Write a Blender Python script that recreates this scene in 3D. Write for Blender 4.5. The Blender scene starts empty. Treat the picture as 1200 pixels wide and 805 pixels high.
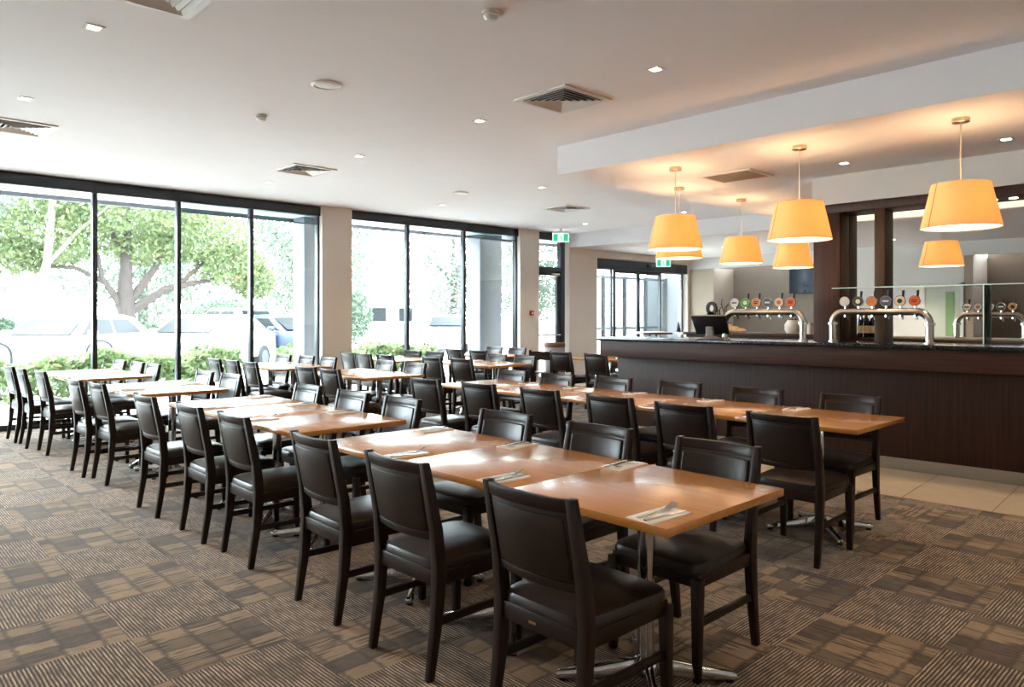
import bpy, bmesh, math, random
from mathutils import Vector, Matrix
random.seed(7)
S = bpy.context.scene
C = S.collection
PI = math.pi

# ------------------------------------------------------------------ camera
FPX, HY, CAMH, YAW = 856.0, 369.0, 1.43, 0.7598
cam_d = bpy.data.cameras.new('camera'); cam = bpy.data.objects.new('camera', cam_d); C.objects.link(cam)
cam_d.sensor_width = 36.0; cam_d.lens = 36.0 * FPX / 1200.0
cam_d.shift_y = -(402.5 - HY) / 1200.0
cam_d.clip_start = 0.05; cam_d.clip_end = 400
cam.location = (0, 0, CAMH); cam.rotation_euler = (PI / 2, 0, PI / 2 - YAW)
S.camera = cam

# ------------------------------------------------------------------ world, sun, exposure
w = bpy.data.worlds.new('world'); S.world = w; w.use_nodes = True
wn = w.node_tree.nodes['Background']
wn.inputs[0].default_value = (0.84, 0.92, 1.0, 1); wn.inputs[1].default_value = 16.0
sun_d = bpy.data.lights.new('sun', 'SUN'); sun_d.energy = 6.0; sun_d.angle = 0.3; sun_d.color = (1, 0.97, 0.9)
sun = bpy.data.objects.new('sun', sun_d); C.objects.link(sun)
sun.rotation_euler = Vector((-0.45, 0.25, -1.0)).to_track_quat('-Z', 'Y').to_euler()
S.view_settings.view_transform = 'Standard'; S.view_settings.look = 'None'
S.view_settings.gamma = 1; S.view_settings.use_curve_mapping = False
S.view_settings.exposure = 1.12
S.cycles.max_bounces = 9; S.cycles.diffuse_bounces = 5; S.cycles.glossy_bounces = 4
S.cycles.transmission_bounces = 6; S.cycles.transparent_max_bounces = 12
S.cycles.sample_clamp_indirect = 30.0; S.cycles.caustics_reflective = False; S.cycles.caustics_refractive = False
try:
    S.cycles.use_denoising = True; S.cycles.denoiser = 'OPENIMAGEDENOISE'
except Exception: pass

# ------------------------------------------------------------------ materials
MAT = {}
def srgb(r, g, b):
    f = lambda c: (c / 255 / 12.92) if c <= 10 else ((c / 255 + 0.055) / 1.055) ** 2.4
    return (f(r), f(g), f(b), 1)
class NT:
    def __init__(s, m): s.t = m.node_tree; s.n = s.t.nodes; s.l = s.t.links
    def new(s, t, **k):
        n = s.n.new(t)
        for a, v in k.items(): setattr(n, a, v)
        return n
    def math(s, op, a, b=None, c=None):
        n = s.n.new('ShaderNodeMath'); n.operation = op
        for i, v in enumerate((a, b, c)):
            if v is None: continue
            if isinstance(v, (int, float)): n.inputs[i].default_value = v
            else: s.l.new(v, n.inputs[i])
        return n.outputs[0]
    def mix(s, f, a, b):
        n = s.n.new('ShaderNodeMix'); n.data_type = 'RGBA'
        for sock, v in ((n.inputs[0], f), (n.inputs[6], a), (n.inputs[7], b)):
            if isinstance(v, (int, float, tuple)): sock.default_value = v
            else: s.l.new(v, sock)
        return n.outputs[2]
def mat(name, col, rough=0.5, metal=0.0, noise=0.0, nscale=8.0, stretch=(1, 1, 1), bump=0.0, emit=None, es=0.0, coat=0.0, spec=0.5, space='Object'):
    m = bpy.data.materials.new(name); m.use_nodes = True; t = NT(m); b = t.n['Principled BSDF']
    b.inputs['Base Color'].default_value = col; b.inputs['Roughness'].default_value = rough; b.inputs['Metallic'].default_value = metal
    b.inputs['Coat Weight'].default_value = coat; b.inputs['Coat Roughness'].default_value = 0.12
    b.inputs['Specular IOR Level'].default_value = spec
    if noise or bump:
        tc = t.new('ShaderNodeTexCoord'); mp = t.new('ShaderNodeMapping'); mp.inputs[3].default_value = stretch
        t.l.new(tc.outputs[space], mp.inputs[0])
        nz = t.new('ShaderNodeTexNoise'); nz.inputs['Scale'].default_value = nscale; nz.inputs['Detail'].default_value = 4
        t.l.new(mp.outputs[0], nz.inputs['Vector'])
        if noise:
            mr = t.new('ShaderNodeMapRange'); mr.inputs[1].default_value = 0.3; mr.inputs[2].default_value = 0.7
            mr.inputs[3].default_value = 1 - noise; mr.inputs[4].default_value = 1 + noise
            t.l.new(nz.outputs[0], mr.inputs[0])
            vm = t.new('ShaderNodeVectorMath', operation='SCALE'); vm.inputs[0].default_value = col[:3]
            t.l.new(mr.outputs[0], vm.inputs['Scale']); t.l.new(vm.outputs[0], b.inputs['Base Color'])
        if bump:
            bp = t.new('ShaderNodeBump'); bp.inputs['Strength'].default_value = bump; bp.inputs['Distance'].default_value = 0.004
            t.l.new(nz.outputs[0], bp.inputs['Height']); t.l.new(bp.outputs[0], b.inputs['Normal'])
    if emit:
        b.inputs['Emission Color'].default_value = emit; b.inputs['Emission Strength'].default_value = es
    MAT[name] = m; return m
mat('wall_paint', srgb(224, 217, 208), 0.85, noise=0.015, nscale=3)
mat('white_wall', srgb(226, 228, 226), 0.85, noise=0.01, nscale=3)
mat('ceiling_paint', srgb(236, 236, 240), 0.9, noise=0.01, nscale=2)
mat('beige_wall', srgb(178, 165, 148), 0.85, noise=0.02, nscale=3)
mat('taupe_wall', srgb(142, 132, 120), 0.85, noise=0.02, nscale=3)
mat('brown_wall', srgb(96, 80, 64), 0.8, noise=0.03, nscale=3)
mat('slab', srgb(70, 60, 52), 0.9, noise=0.03)
mat('black_frame', srgb(54, 59, 64), 0.35, metal=0.4, noise=0.03)
mat('blind', srgb(38, 38, 42), 0.7, noise=0.03)
mat('dark_wood', srgb(36, 21, 14), 0.38, spec=0.32, noise=0.22, nscale=6, stretch=(6, 6, 0.7))
mat('leather', srgb(38, 27, 21), 0.34, spec=0.4, noise=0.08, nscale=60, bump=0.12)
mat('bar_wood', srgb(50, 29, 20), 0.5, spec=0.2, noise=0.38, nscale=5, stretch=(9, 9, 0.25))
mat('bar_fascia', srgb(58, 34, 25), 0.5, spec=0.2, noise=0.28, nscale=5, stretch=(0.4, 6, 9))
mat('portal_wood', srgb(74, 49, 40), 0.48, spec=0.25, noise=0.25, nscale=5, stretch=(9, 9, 0.3))
mat('bronze_wood', srgb(72, 52, 34), 0.45, spec=0.3, noise=0.2, nscale=5, stretch=(9, 9, 0.3))
mat('stone', srgb(28, 32, 33), 0.12, noise=0.3, nscale=60)
mat('kick_steel', srgb(190, 188, 184), 0.32, metal=0.9, noise=0.05, nscale=4, stretch=(0.3, 1, 20))
mat('chrome', srgb(205, 205, 205), 0.12, metal=1.0, noise=0.02)
mat('steel', srgb(200, 192, 182), 0.24, metal=1.0, noise=0.03)
mat('rubber', srgb(20, 20, 20), 0.7, noise=0.05)
mat('napkin', srgb(240, 232, 222), 0.9, noise=0.02, nscale=40)
mat('cutlery', srgb(200, 196, 192), 0.2, metal=1.0, noise=0.02)
mat('plate_gold', srgb(190, 160, 90), 0.3, metal=0.9, noise=0.02)
mat('porcelain', srgb(196, 174, 148), 0.28, noise=0.05, nscale=5)
mat('grout', srgb(140, 122, 100), 0.9, noise=0.04)
mat('vent_white', srgb(222, 221, 219), 0.5, noise=0.01)
mat('vent_dark', srgb(30, 30, 32), 0.9, noise=0.02)
mat('grille_brown', srgb(150, 138, 118), 0.6, noise=0.03)
mat('plastic_white', srgb(225, 224, 220), 0.45, noise=0.01)
mat('plastic_black', srgb(24, 24, 26), 0.4, noise=0.03)
mat('till_grey', srgb(120, 112, 110), 0.5, noise=0.02)
mat('plastic_tan', srgb(176, 150, 118), 0.5, noise=0.03)
mat('red_plastic', srgb(190, 32, 30), 0.4, noise=0.02)
mat('lamp_glow', srgb(255, 246, 230), 0.5, emit=(1, 0.93, 0.8, 1), es=9)
mat('cream_glow', srgb(255, 240, 210), 0.5, emit=(1, 0.82, 0.56, 1), es=2.0)
mat('cove_glow', srgb(255, 240, 215), 0.5, emit=(1, 0.85, 0.62, 1), es=0.42)
mat('exit_white', srgb(240, 255, 250), 0.5, emit=(0.9, 1, 0.97, 1), es=0.35)
mat('exit_green', srgb(10, 150, 100), 0.5, emit=(0.01, 0.62, 0.36, 1), es=0.4)
mat('tv_screen', srgb(16, 26, 38), 0.12, noise=0.3, nscale=3, emit=(0.05, 0.11, 0.18, 1), es=0.06)
mat('nickel', srgb(190, 176, 150), 0.28, metal=1.0, noise=0.02)
mat('cord', srgb(225, 210, 180), 0.5, noise=0.02)
mat('shade_seam', srgb(120, 92, 80), 0.8, noise=0.02)
for nm, c in (('badge_white', (214, 212, 208)), ('badge_green', (70, 170, 30)), ('badge_orange', (222, 140, 84)), ('badge_slate', (92, 96, 112)),
              ('badge_cream', (226, 208, 180)), ('badge_red', (226, 104, 52)), ('badge_dark', (60, 66, 44)), ('badge_amber', (214, 160, 96)), ('ink_dark', (60, 48, 40)), ('ink_light', (238, 226, 200))):
    mat(nm, srgb(*c), 0.35, noise=0.05, nscale=20)
mat('bottle_glass', srgb(16, 14, 12), 0.08, noise=0.05, coat=0.4)
mat('label_paper', srgb(226, 196, 150), 0.8, noise=0.05)
mat('yellow', srgb(226, 176, 40), 0.5, noise=0.08)
mat('ceramic', srgb(224, 218, 208), 0.4, noise=0.12, nscale=14)
mat('bread', srgb(206, 170, 130), 0.8, noise=0.2, nscale=12)
mat('sculpt', srgb(38, 30, 28), 0.5, noise=0.2, nscale=10)
mat('high_table_wood', srgb(120, 74, 50), 0.35, noise=0.2, nscale=5, stretch=(1, 8, 8))
mat('grey_fabric', srgb(176, 172, 182), 0.8, noise=0.05, nscale=20)
mat('brown_fabric', srgb(126, 92, 78), 0.7, noise=0.1, nscale=20)
mat('door_green', srgb(140, 176, 120), 0.3, noise=0.05)
mat('green_paint', srgb(206, 216, 202), 0.5, noise=0.03)
# outdoors
mat('asphalt', srgb(186, 184, 180), 0.9, noise=0.06, nscale=2)
mat('paving', srgb(236, 234, 230), 0.9, noise=0.05, nscale=2)
mat('eave_white', srgb(222, 224, 224), 0.8, noise=0.01)
mat('ext_column', srgb(104, 108, 114), 0.8, noise=0.03)
mat('bark', srgb(48, 41, 38), 0.9, noise=0.3, nscale=5, stretch=(3, 3, 0.6), bump=0.4)
mat('gum_bark', srgb(120, 114, 110), 0.85, noise=0.12, nscale=4, stretch=(2, 2, 0.5))
mat('car_white', srgb(200, 202, 206), 0.25, noise=0.01, coat=0.6)
mat('car_silver', srgb(96, 102, 110), 0.25, metal=0.5, noise=0.02, coat=0.5)
mat('car_blue', srgb(44, 56, 76), 0.25, metal=0.4, noise=0.02, coat=0.5)
mat('car_glass', srgb(16, 21, 24), 0.35, noise=0.05, spec=0.12)
mat('tyre', srgb(14, 14, 15), 0.8, noise=0.05)
mat('tail_red', srgb(120, 10, 14), 0.3, noise=0.02)
def leafmat(name, c1, c2):
    m = bpy.data.materials.new(name); m.use_nodes = True; t = NT(m); b = t.n['Principled BSDF']
    g = t.new('ShaderNodeNewGeometry'); col = t.mix(g.outputs['Random Per Island'], c1, c2)
    t.l.new(col, b.inputs['Base Color']); b.inputs['Roughness'].default_value = 0.6
    tr = t.new('ShaderNodeBsdfTranslucent'); t.l.new(col, tr.inputs[0])
    mx = t.new('ShaderNodeMixShader'); mx.inputs[0].default_value = 0.45
    t.l.new(b.outputs[0], mx.inputs[1]); t.l.new(tr.outputs[0], mx.inputs[2]); t.l.new(mx.outputs[0], t.n['Material Output'].inputs[0])
    MAT[name] = m
leafmat('leaf_bright', srgb(66, 80, 50), srgb(108, 120, 80))
leafmat('leaf_gum', srgb(74, 84, 76), srgb(116, 122, 110))
leafmat('leaf_deep', srgb(54, 70, 58), srgb(90, 106, 86))
leafmat('leaf_hedge', srgb(66, 88, 50), srgb(120, 134, 92))
def glass(name, tint, refl=1.0):
    m = bpy.data.materials.new(name); m.use_nodes = True; t = NT(m); t.n.remove(t.n['Principled BSDF'])
    tr = t.new('ShaderNodeBsdfTransparent'); tr.inputs[0].default_value = tint
    gl = t.new('ShaderNodeBsdfGlossy'); gl.inputs['Roughness'].default_value = 0.01
    fr = t.new('ShaderNodeFresnel'); fr.inputs[0].default_value = 1.45
    f = t.math('MULTIPLY', fr.outputs[0], refl)
    mx = t.new('ShaderNodeMixShader'); t.l.new(f, mx.inputs[0]); t.l.new(tr.outputs[0], mx.inputs[1]); t.l.new(gl.outputs[0], mx.inputs[2])
    t.l.new(mx.outputs[0], t.n['Material Output'].inputs[0]); MAT[name] = m
glass('window_glass', (0.95, 0.985, 0.975, 1), 0.7)
glass('shelf_glass', (0.93, 0.985, 0.97, 1))
mat('glass_edge', srgb(206, 236, 226), 0.15, noise=0.05)
glass('blind_mesh', (0.62, 0.68, 0.70, 1), 0.3)
def make_shade():
    m = bpy.data.materials.new('shade'); m.use_nodes = True; t = NT(m); t.n.remove(t.n['Principled BSDF'])
    tc = t.new('ShaderNodeTexCoord'); nz = t.new('ShaderNodeTexNoise'); nz.inputs['Scale'].default_value = 90
    t.l.new(tc.outputs['Object'], nz.inputs['Vector'])
    col = t.mix(nz.outputs[0], (0.82, 0.58, 0.32, 1), (0.90, 0.66, 0.39, 1))
    d = t.new('ShaderNodeBsdfDiffuse'); tl = t.new('ShaderNodeBsdfTranslucent'); t.l.new(col, d.inputs[0]); t.l.new(col, tl.inputs[0])
    mx = t.new('ShaderNodeMixShader'); mx.inputs[0].default_value = 0.33
    t.l.new(d.outputs[0], mx.inputs[1]); t.l.new(tl.outputs[0], mx.inputs[2]); t.l.new(mx.outputs[0], t.n['Material Output'].inputs[0])
    MAT['shade'] = m
make_shade()
def make_tabletop():
    m = bpy.data.materials.new('tabletop'); m.use_nodes = True; t = NT(m); b = t.n['Principled BSDF']
    tc = t.new('ShaderNodeTexCoord'); oi = t.new('ShaderNodeObjectInfo'); ad = t.new('ShaderNodeVectorMath', operation='ADD')
    t.l.new(tc.outputs['Object'], ad.inputs[0]); t.l.new(oi.outputs['Location'], ad.inputs[1])
    mp = t.new('ShaderNodeMapping'); mp.inputs[3].default_value = (1.2, 14, 14); t.l.new(ad.outputs[0], mp.inputs[0])
    nz = t.new('ShaderNodeTexNoise'); nz.inputs['Scale'].default_value = 2.2; nz.inputs['Detail'].default_value = 6; nz.inputs['Distortion'].default_value = 0.4
    t.l.new(mp.outputs[0], nz.inputs['Vector'])
    col = t.mix(nz.outputs[0], srgb(178, 106, 42), srgb(218, 152, 76))
    t.l.new(col, b.inputs['Base Color']); b.inputs['Roughness'].default_value = 0.24
    b.inputs['Coat Weight'].default_value = 0.6; b.inputs['Coat Roughness'].default_value = 0.2
    MAT['tabletop'] = m
make_tabletop()
def make_carpet():
    m = bpy.data.materials.new('carpet'); m.use_nodes = True; t = NT(m); b = t.n['Principled BSDF']
    g = t.new('ShaderNodeNewGeometry'); sp = t.new('ShaderNodeSeparateXYZ'); t.l.new(g.outputs['Position'], sp.inputs[0])
    X, Y = sp.outputs[0], sp.outputs[1]; M = t.math
    x2 = M('MULTIPLY', X, 2.0); y2 = M('MULTIPLY', Y, 2.0)
    tx = M('FLOOR', x2); ty = M('FLOOR', y2)
    par = M('FLOORED_MODULO', M('ADD', tx, ty), 2.0)          # 0 striped, 1 patchy
    orient = M('GREATER_THAN', X, -1.75)                         # tiles laid the other way on the bar side
    inv = M('SUBTRACT', 1.0, orient)
    across = M('ADD', M('MULTIPLY', X, orient), M('MULTIPLY', Y, inv))
    along = M('ADD', M('MULTIPLY', Y, orient), M('MULTIPLY', X, inv))
    def vec(a, c, d=0.0):
        n = t.new('ShaderNodeCombineXYZ')
        for i, v in enumerate((a, c, d)):
            if isinstance(v, (int, float)): n.inputs[i].default_value = v
            else: t.l.new(v, n.inputs[i])
        return n.outputs[0]
    def noise(v, sc, det=2):
        n = t.new('ShaderNodeTexNoise'); n.inputs['Scale'].default_value = sc; n.inputs['Detail'].default_value = det
        t.l.new(v, n.inputs['Vector']); return n.outputs[0]
    def white(v):
        n = t.new('ShaderNodeTexWhiteNoise', noise_dimensions='3D'); t.l.new(v, n.inputs['Vector']); return n.outputs[0]
    ss = lambda v, a, c: (lambda n: (t.l.new(v, n.inputs[0]), [setattr(n.inputs[i], 'default_value', k) for i, k in ((1, a), (2, c))], n.outputs[0])[2])(t.new('ShaderNodeMapRange', interpolation_type='SMOOTHSTEP'))
    # striped tile: fine light lines, broken up along their length
    wob = M('MULTIPLY', noise(vec(M('MULTIPLY', across, 5.0), M('MULTIPLY', along, 5.0)), 2.0), 0.007)
    ph = M('MULTIPLY', M('ADD', across, wob), 1.0 / 0.0146)
    line = M('SINE', M('MULTIPLY', ph, 2 * PI))
    lrnd = white(vec(M('FLOOR', ph), M('FLOOR', M('MULTIPLY', along, 9.0)), 1.0))
    brk = noise(vec(M('MULTIPLY', across, 55.0), M('MULTIPLY', along, 14.0)), 1.0, 3)
    blot = noise(vec(across, along), 7.0, 3)
    stripe = M('MULTIPLY', M('MULTIPLY', ss(line, -0.5, 0.9), M('ADD', 0.35, M('MULTIPLY', ss(brk, 0.30, 0.62), 0.65))), M('ADD', 0.45, M('ADD', M('MULTIPLY', ss(blot, 0.34, 0.6), 0.40), M('MULTIPLY', lrnd, 0.28))))
    # patchy tile: soft rectangular blocks parted by dark bands, dark streaks lying across, fine ribs
    jit = lambda a, k: M('MULTIPLY', M('SUBTRACT', noise(vec(M('MULTIPLY', across, 30.0 if k else 6.0), M('MULTIPLY', along, 6.0 if k else 30.0), a), 1.0, 2), 0.5), 0.22)
    bx = M('ADD', M('MULTIPLY', across, 6.6), jit(1.0, 0)); by0 = M('MULTIPLY', along, 9.0)
    by = M('ADD', M('ADD', by0, M('MULTIPLY', white(vec(M('FLOOR', bx), tx, ty)), 3.0)), jit(2.0, 1))
    bl = white(vec(M('FLOOR', bx), M('FLOOR', by), tx))
    edge = lambda q: M('MINIMUM', M('FRACT', q), M('SUBTRACT', 1.0, M('FRACT', q)))
    gap = M('MULTIPLY', ss(edge(bx), 0.02, 0.12), ss(edge(by), 0.02, 0.12))
    streak = noise(vec(M('MULTIPLY', across, 4.5), M('MULTIPLY', along, 58.0)), 1.0, 2)
    smask = ss(noise(vec(across, along, 4.0), 5.0, 1), 0.42, 0.58)
    rib = M('ADD', 0.86, M('MULTIPLY', M('SINE', M('MULTIPLY', along, 2 * PI / 0.012)), 0.14))
    soft = noise(vec(across, along), 16.0, 3)
    blk = M('ADD', M('MULTIPLY', ss(bl, 0.15, 0.75), 0.60), M('MULTIPLY', soft, 0.34))
    dk = M('SUBTRACT', 1.0, M('MULTIPLY', M('SUBTRACT', 1.0, ss(streak, 0.40, 0.54)), M('MULTIPLY', smask, 0.9)))
    patch = M('MULTIPLY', M('MULTIPLY', M('MULTIPLY', blk, M('ADD', 0.35, M('MULTIPLY', gap, 0.65))), dk), rib)
    v = M('ADD', M('MULTIPLY', stripe, M('SUBTRACT', 1.0, par)), M('MULTIPLY', patch, par))
    fine = noise(vec(X, Y), 260.0, 2)
    v2 = M('MULTIPLY', v, M('ADD', 0.72, M('MULTIPLY', fine, 0.56)))
    rnd = white(vec(tx, ty, 3.0))
    dark = t.mix(rnd, srgb(56, 42, 33), srgb(68, 52, 41)); lite = t.mix(par, srgb(206, 176, 144), srgb(180, 148, 112))
    t.l.new(t.mix(v2, dark, lite), b.inputs['Base Color']); b.inputs['Roughness'].default_value = 0.95
    b.inputs['Specular IOR Level'].default_value = 0.15
    b.inputs['Sheen Weight'].default_value = 0.24; b.inputs['Sheen Roughness'].default_value = 0.45
    bp = t.new('ShaderNodeBump'); bp.inputs['Strength'].default_value = 0.35; bp.inputs['Distance'].default_value = 0.003
    t.l.new(M('ADD', fine, v), bp.inputs['Height']); t.l.new(bp.outputs[0], b.inputs['Normal'])
    MAT['carpet'] = m
make_carpet()

# ------------------------------------------------------------------ mesh helpers
class MB:
    def __init__(s): s.v = []; s.f = []
    def add(s, vs, fs):
        o = len(s.v); s.v += [tuple(p) for p in vs]; s.f += [tuple(i + o for i in f) for f in fs]; return s
    def box(s, x0, x1, y0, y1, z0, z1):
        return s.add([(x0, y0, z0), (x1, y0, z0), (x1, y1, z0), (x0, y1, z0), (x0, y0, z1), (x1, y0, z1), (x1, y1, z1), (x0, y1, z1)],
                     [(0, 3, 2, 1), (4, 5, 6, 7), (0, 1, 5, 4), (1, 2, 6, 5), (2, 3, 7, 6), (3, 0, 4, 7)])
    def loft(s, rings, cap=True, closed=False):
        n = len(rings[0]); vs = [p for r in rings for p in r]; fs = []
        m = len(rings)
        for i in range(m if closed else m - 1):
            a = i * n; b = ((i + 1) % m) * n
            for j in range(n): k = (j + 1) % n; fs.append((a + j, a + k, b + k, b + j))
        if cap and not closed: fs += [tuple(range(n))[::-1], tuple(range((m - 1) * n, m * n))]
        return s.add(vs, fs)
    def lathe(s, prof, n=20, c=(0, 0, 0), cap=True):
        return s.loft([[(c[0] + r * math.cos(2 * PI * j / n), c[1] + r * math.sin(2 * PI * j / n), c[2] + z) for j in range(n)] for r, z in prof], cap)
    def tube(s, pts, r, n=10, cap=True):
        P = [Vector(p) for p in pts]; R = r if isinstance(r, (list, tuple)) else [r] * len(P); rings = []; up = None
        for i, p in enumerate(P):
            d = (P[min(i + 1, len(P) - 1)] - P[max(i - 1, 0)]).normalized()
            if up is None: up = Vector((0, 0, 1)) if abs(d.z) < 0.9 else Vector((1, 0, 0))
            a = d.cross(up)
            if a.length < 1e-4: a = d.cross(Vector((0, 1, 0)))
            a.normalize(); b = a.cross(d).normalized(); up = b
            rings.append([p + a * R[i] * math.cos(2 * PI * j / n) + b * R[i] * math.sin(2 * PI * j / n) for j in range(n)])
        return s.loft(rings, cap)
    def bar(s, pts, wx, wy):  # square bar through points, width in x and y
        return s.loft([[(p[0] - a / 2, p[1] - b / 2, p[2]), (p[0] + a / 2, p[1] - b / 2, p[2]), (p[0] + a / 2, p[1] + b / 2, p[2]), (p[0] - a / 2, p[1] + b / 2, p[2])]
                       for p, a, b in zip(pts, wx, wy)])
    def disc(s, c, nrm, r, th, n=20):
        d = Vector(nrm).normalized(); return s.tube([Vector(c) - d * th / 2, Vector(c) + d * th / 2], r, n)
    def xf(s, M): s.v = [tuple(M @ Vector(p)) for p in s.v]; return s
def mesh(name, mb, m, bevel=0.0, seg=2, smooth=True):
    me = bpy.data.meshes.new(name); me.from_pydata(mb.v, [], mb.f)
    bm = bmesh.new(); bm.from_mesh(me)
    bmesh.ops.recalc_face_normals(bm, faces=bm.faces)
    if bevel:
        ed = [e for e in bm.edges if len(e.link_faces) == 2 and e.calc_face_angle(0) > 0.6]
        bmesh.ops.bevel(bm, geom=ed, offset=bevel, segments=seg, profile=0.5, affect='EDGES', clamp_overlap=True)
    bm.to_mesh(me); bm.free()
    if smooth:
        for p in me.polygons: p.use_smooth = True
        me.set_sharp_from_angle(angle=0.7)
    me.materials.append(MAT[m]); return me
def obj(name, mb, m, parent=None, bevel=0.0, seg=2, loc=None, smooth=True):
    o = bpy.data.objects.new(name, mb if isinstance(mb, bpy.types.Mesh) else mesh(name, mb, m, bevel, seg, smooth)); C.objects.link(o)
    if parent: o.parent = parent
    if loc: o.location = loc
    return o
def tag(o, label=None, cat=None, group=None, kind=None):
    for k, v in (('label', label), ('category', cat), ('group', group), ('kind', kind)):
        if v: o[k] = v
    return o
def thing(name, label, cat, loc=(0, 0, 0), rz=0.0, group=None, kind=None):
    o = bpy.data.objects.new(name, None); C.objects.link(o); o.location = loc; o.rotation_euler = (0, 0, rz); o.empty_display_size = 0.1
    return tag(o, label, cat, group, kind)
def dup(root, loc, rz=0.0, label=None, group=None):
    r = root.copy(); C.objects.link(r); r.location = loc; r.rotation_euler = (0, 0, rz); tag(r, label, None, group)
    for ch in list(root.children):
        c = ch.copy(); C.objects.link(c); c.parent = r
        for g in list(ch.children):
            d = g.copy(); C.objects.link(d); d.parent = c
    return r
def struct(name, mb, m, parent=None, bevel=0.0):
    o = obj(name, mb, m, parent, bevel, smooth=False)
    if not parent: o['kind'] = 'structure'
    return o
ORD = ['first', 'second', 'third', 'fourth', 'fifth', 'sixth', 'seventh', 'eighth', 'ninth', 'tenth', 'eleventh', 'twelfth', 'thirteenth']
# camera geometry, used only to turn measured directions into real places
FW = Vector((-math.cos(YAW), math.sin(YAW))); RT = Vector((math.sin(YAW), math.cos(YAW)))
def at_y(px, Y):
    d = FW + RT * ((px - 600) / FPX); return d.x * Y / d.y
def at_x(px, X):
    d = FW + RT * ((px - 600) / FPX); return d.y * X / d.x

# ------------------------------------------------------------------ the room shell
WX = -10.78            # window wall
CH, SH = 3.2, 2.9       # ceiling and dropped soffit heights
XR, YB, YE = 3.2, -3.2, 16.6
floor = struct('floor', MB().box(WX - 0.1, XR, YB, YE + 1.2, -0.12, -0.008), 'slab')
tile_me = mesh('carpet_tile', MB().box(-0.2495, 0.2495, -0.2495, 0.2495, -0.008, 0.0), 'carpet', smooth=False)
BARO, BARA = (-1.47, 7.26), 0.055
def bar_edge(X, off): return BARO[1] + off + math.tan(BARA) * (X - BARO[0])
cells = []
for i in range(-22, 7):
    for j in range(-7, 34):
        x, y = i * 0.5 + 0.25, j * 0.5 + 0.25
        if x < WX + 0.02 or x > XR - 0.2 or y < YB + 0.2 or y > YE: continue
        if y - 0.25 > bar_edge(x, -1.1) and x > -5.6: continue
        d = x * FW.x + y * FW.y; s = x * RT.x + y * RT.y
        seen = d > 1.5 and abs(s / d) < 0.78 and 1.43 / d < 0.60
        cells.append((0 if seen else 1, d if d > 0 else 99, x, y))
cells.sort()
rest = MB()
for k, (u, d, x, y) in enumerate(cells):
    if k < 300 and not u: obj('carpet_tile', tile_me, None, floor, loc=(x, y, 0))
    else: rest.box(x - 0.2495, x + 0.2495, y - 0.2495, y + 0.2495, -0.008, 0.0)
tag(struct('carpet_field', rest, 'carpet', floor), kind='stuff')
ceil = struct('ceiling', MB().box(WX - 0.2, XR, YB, YE + 1.3, CH, CH + 0.2), 'ceiling_paint')
struct('ceiling_bulkhead', MB().box(-5.25, XR, 5.65, YE + 1.2, SH, CH + 0.05), 'ceiling_paint')
struct('ceiling_bulkhead', MB().box(WX, -5.25, 11.92, YE + 1.2, SH, CH + 0.05), 'ceiling_paint')
struct('trim_1', MB().box(-3.48, XR, 7.77, 8.25, 2.6, SH + 0.02), 'white_wall')
struct('wall_back', MB().box(WX - 0.2, XR, YB - 0.15, YB, 0, CH), 'wall_paint')
struct('wall_right', MB().box(XR, XR + 0.15, YB, YE + 1.3, 0, CH), 'wall_paint')
# end wall with two recesses
wall_end = struct('wall_end', MB().box(-6.75, -4.36, YE, YE + 0.15, 0, SH).box(WX, -6.75, YE, YE + 0.15, 2.62, SH).box(-4.36, XR, YE, YE + 0.15, 2.62, SH), 'white_wall')
struct('recess_back', MB().box(WX, -6.75, YE + 1.0, YE + 1.15, 0, 2.7), 'taupe_wall', wall_end)
struct('recess_pier', MB().box(WX, -10.0, YE + 0.02, YE + 1.0, 0, 2.62), 'beige_wall', wall_end)
struct('recess_side', MB().box(-6.75, -6.6, YE + 0.15, YE + 1.1, 0, 2.62), 'taupe_wall', wall_end)
struct('alcove_jamb', MB().box(-4.36, -4.2, YE + 0.0, YE + 1.0, 0, 2.62), 'beige_wall', wall_end)
struct('alcove_back', MB().box(-4.2, XR, YE + 1.0, YE + 1.15, 0, 2.7), 'brown_wall', wall_end)
# window wall: piers and heads between the glazing
T0, T1 = WX - 0.18, WX + 0.02
wl = MB()
for y0, y1 in ((5.93, 6.48), (10.41, 10.96), (11.90, 12.85), (16.52, YE + 1.2)):
    wl.box(T0, T1 + 0.05, y0, y1, 0, CH)
wl.box(T0, T1 + 0.05, 12.85, 16.52, 2.73, CH)
struct('wall_left', wl, 'wall_paint')
struct('baseboard_left', MB().box(T1 + 0.05, T1 + 0.065, 5.93, 6.48, 0, 0.1).box(T1 + 0.05, T1 + 0.065, 11.9, 12.85, 0, 0.1), 'black_frame')

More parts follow.
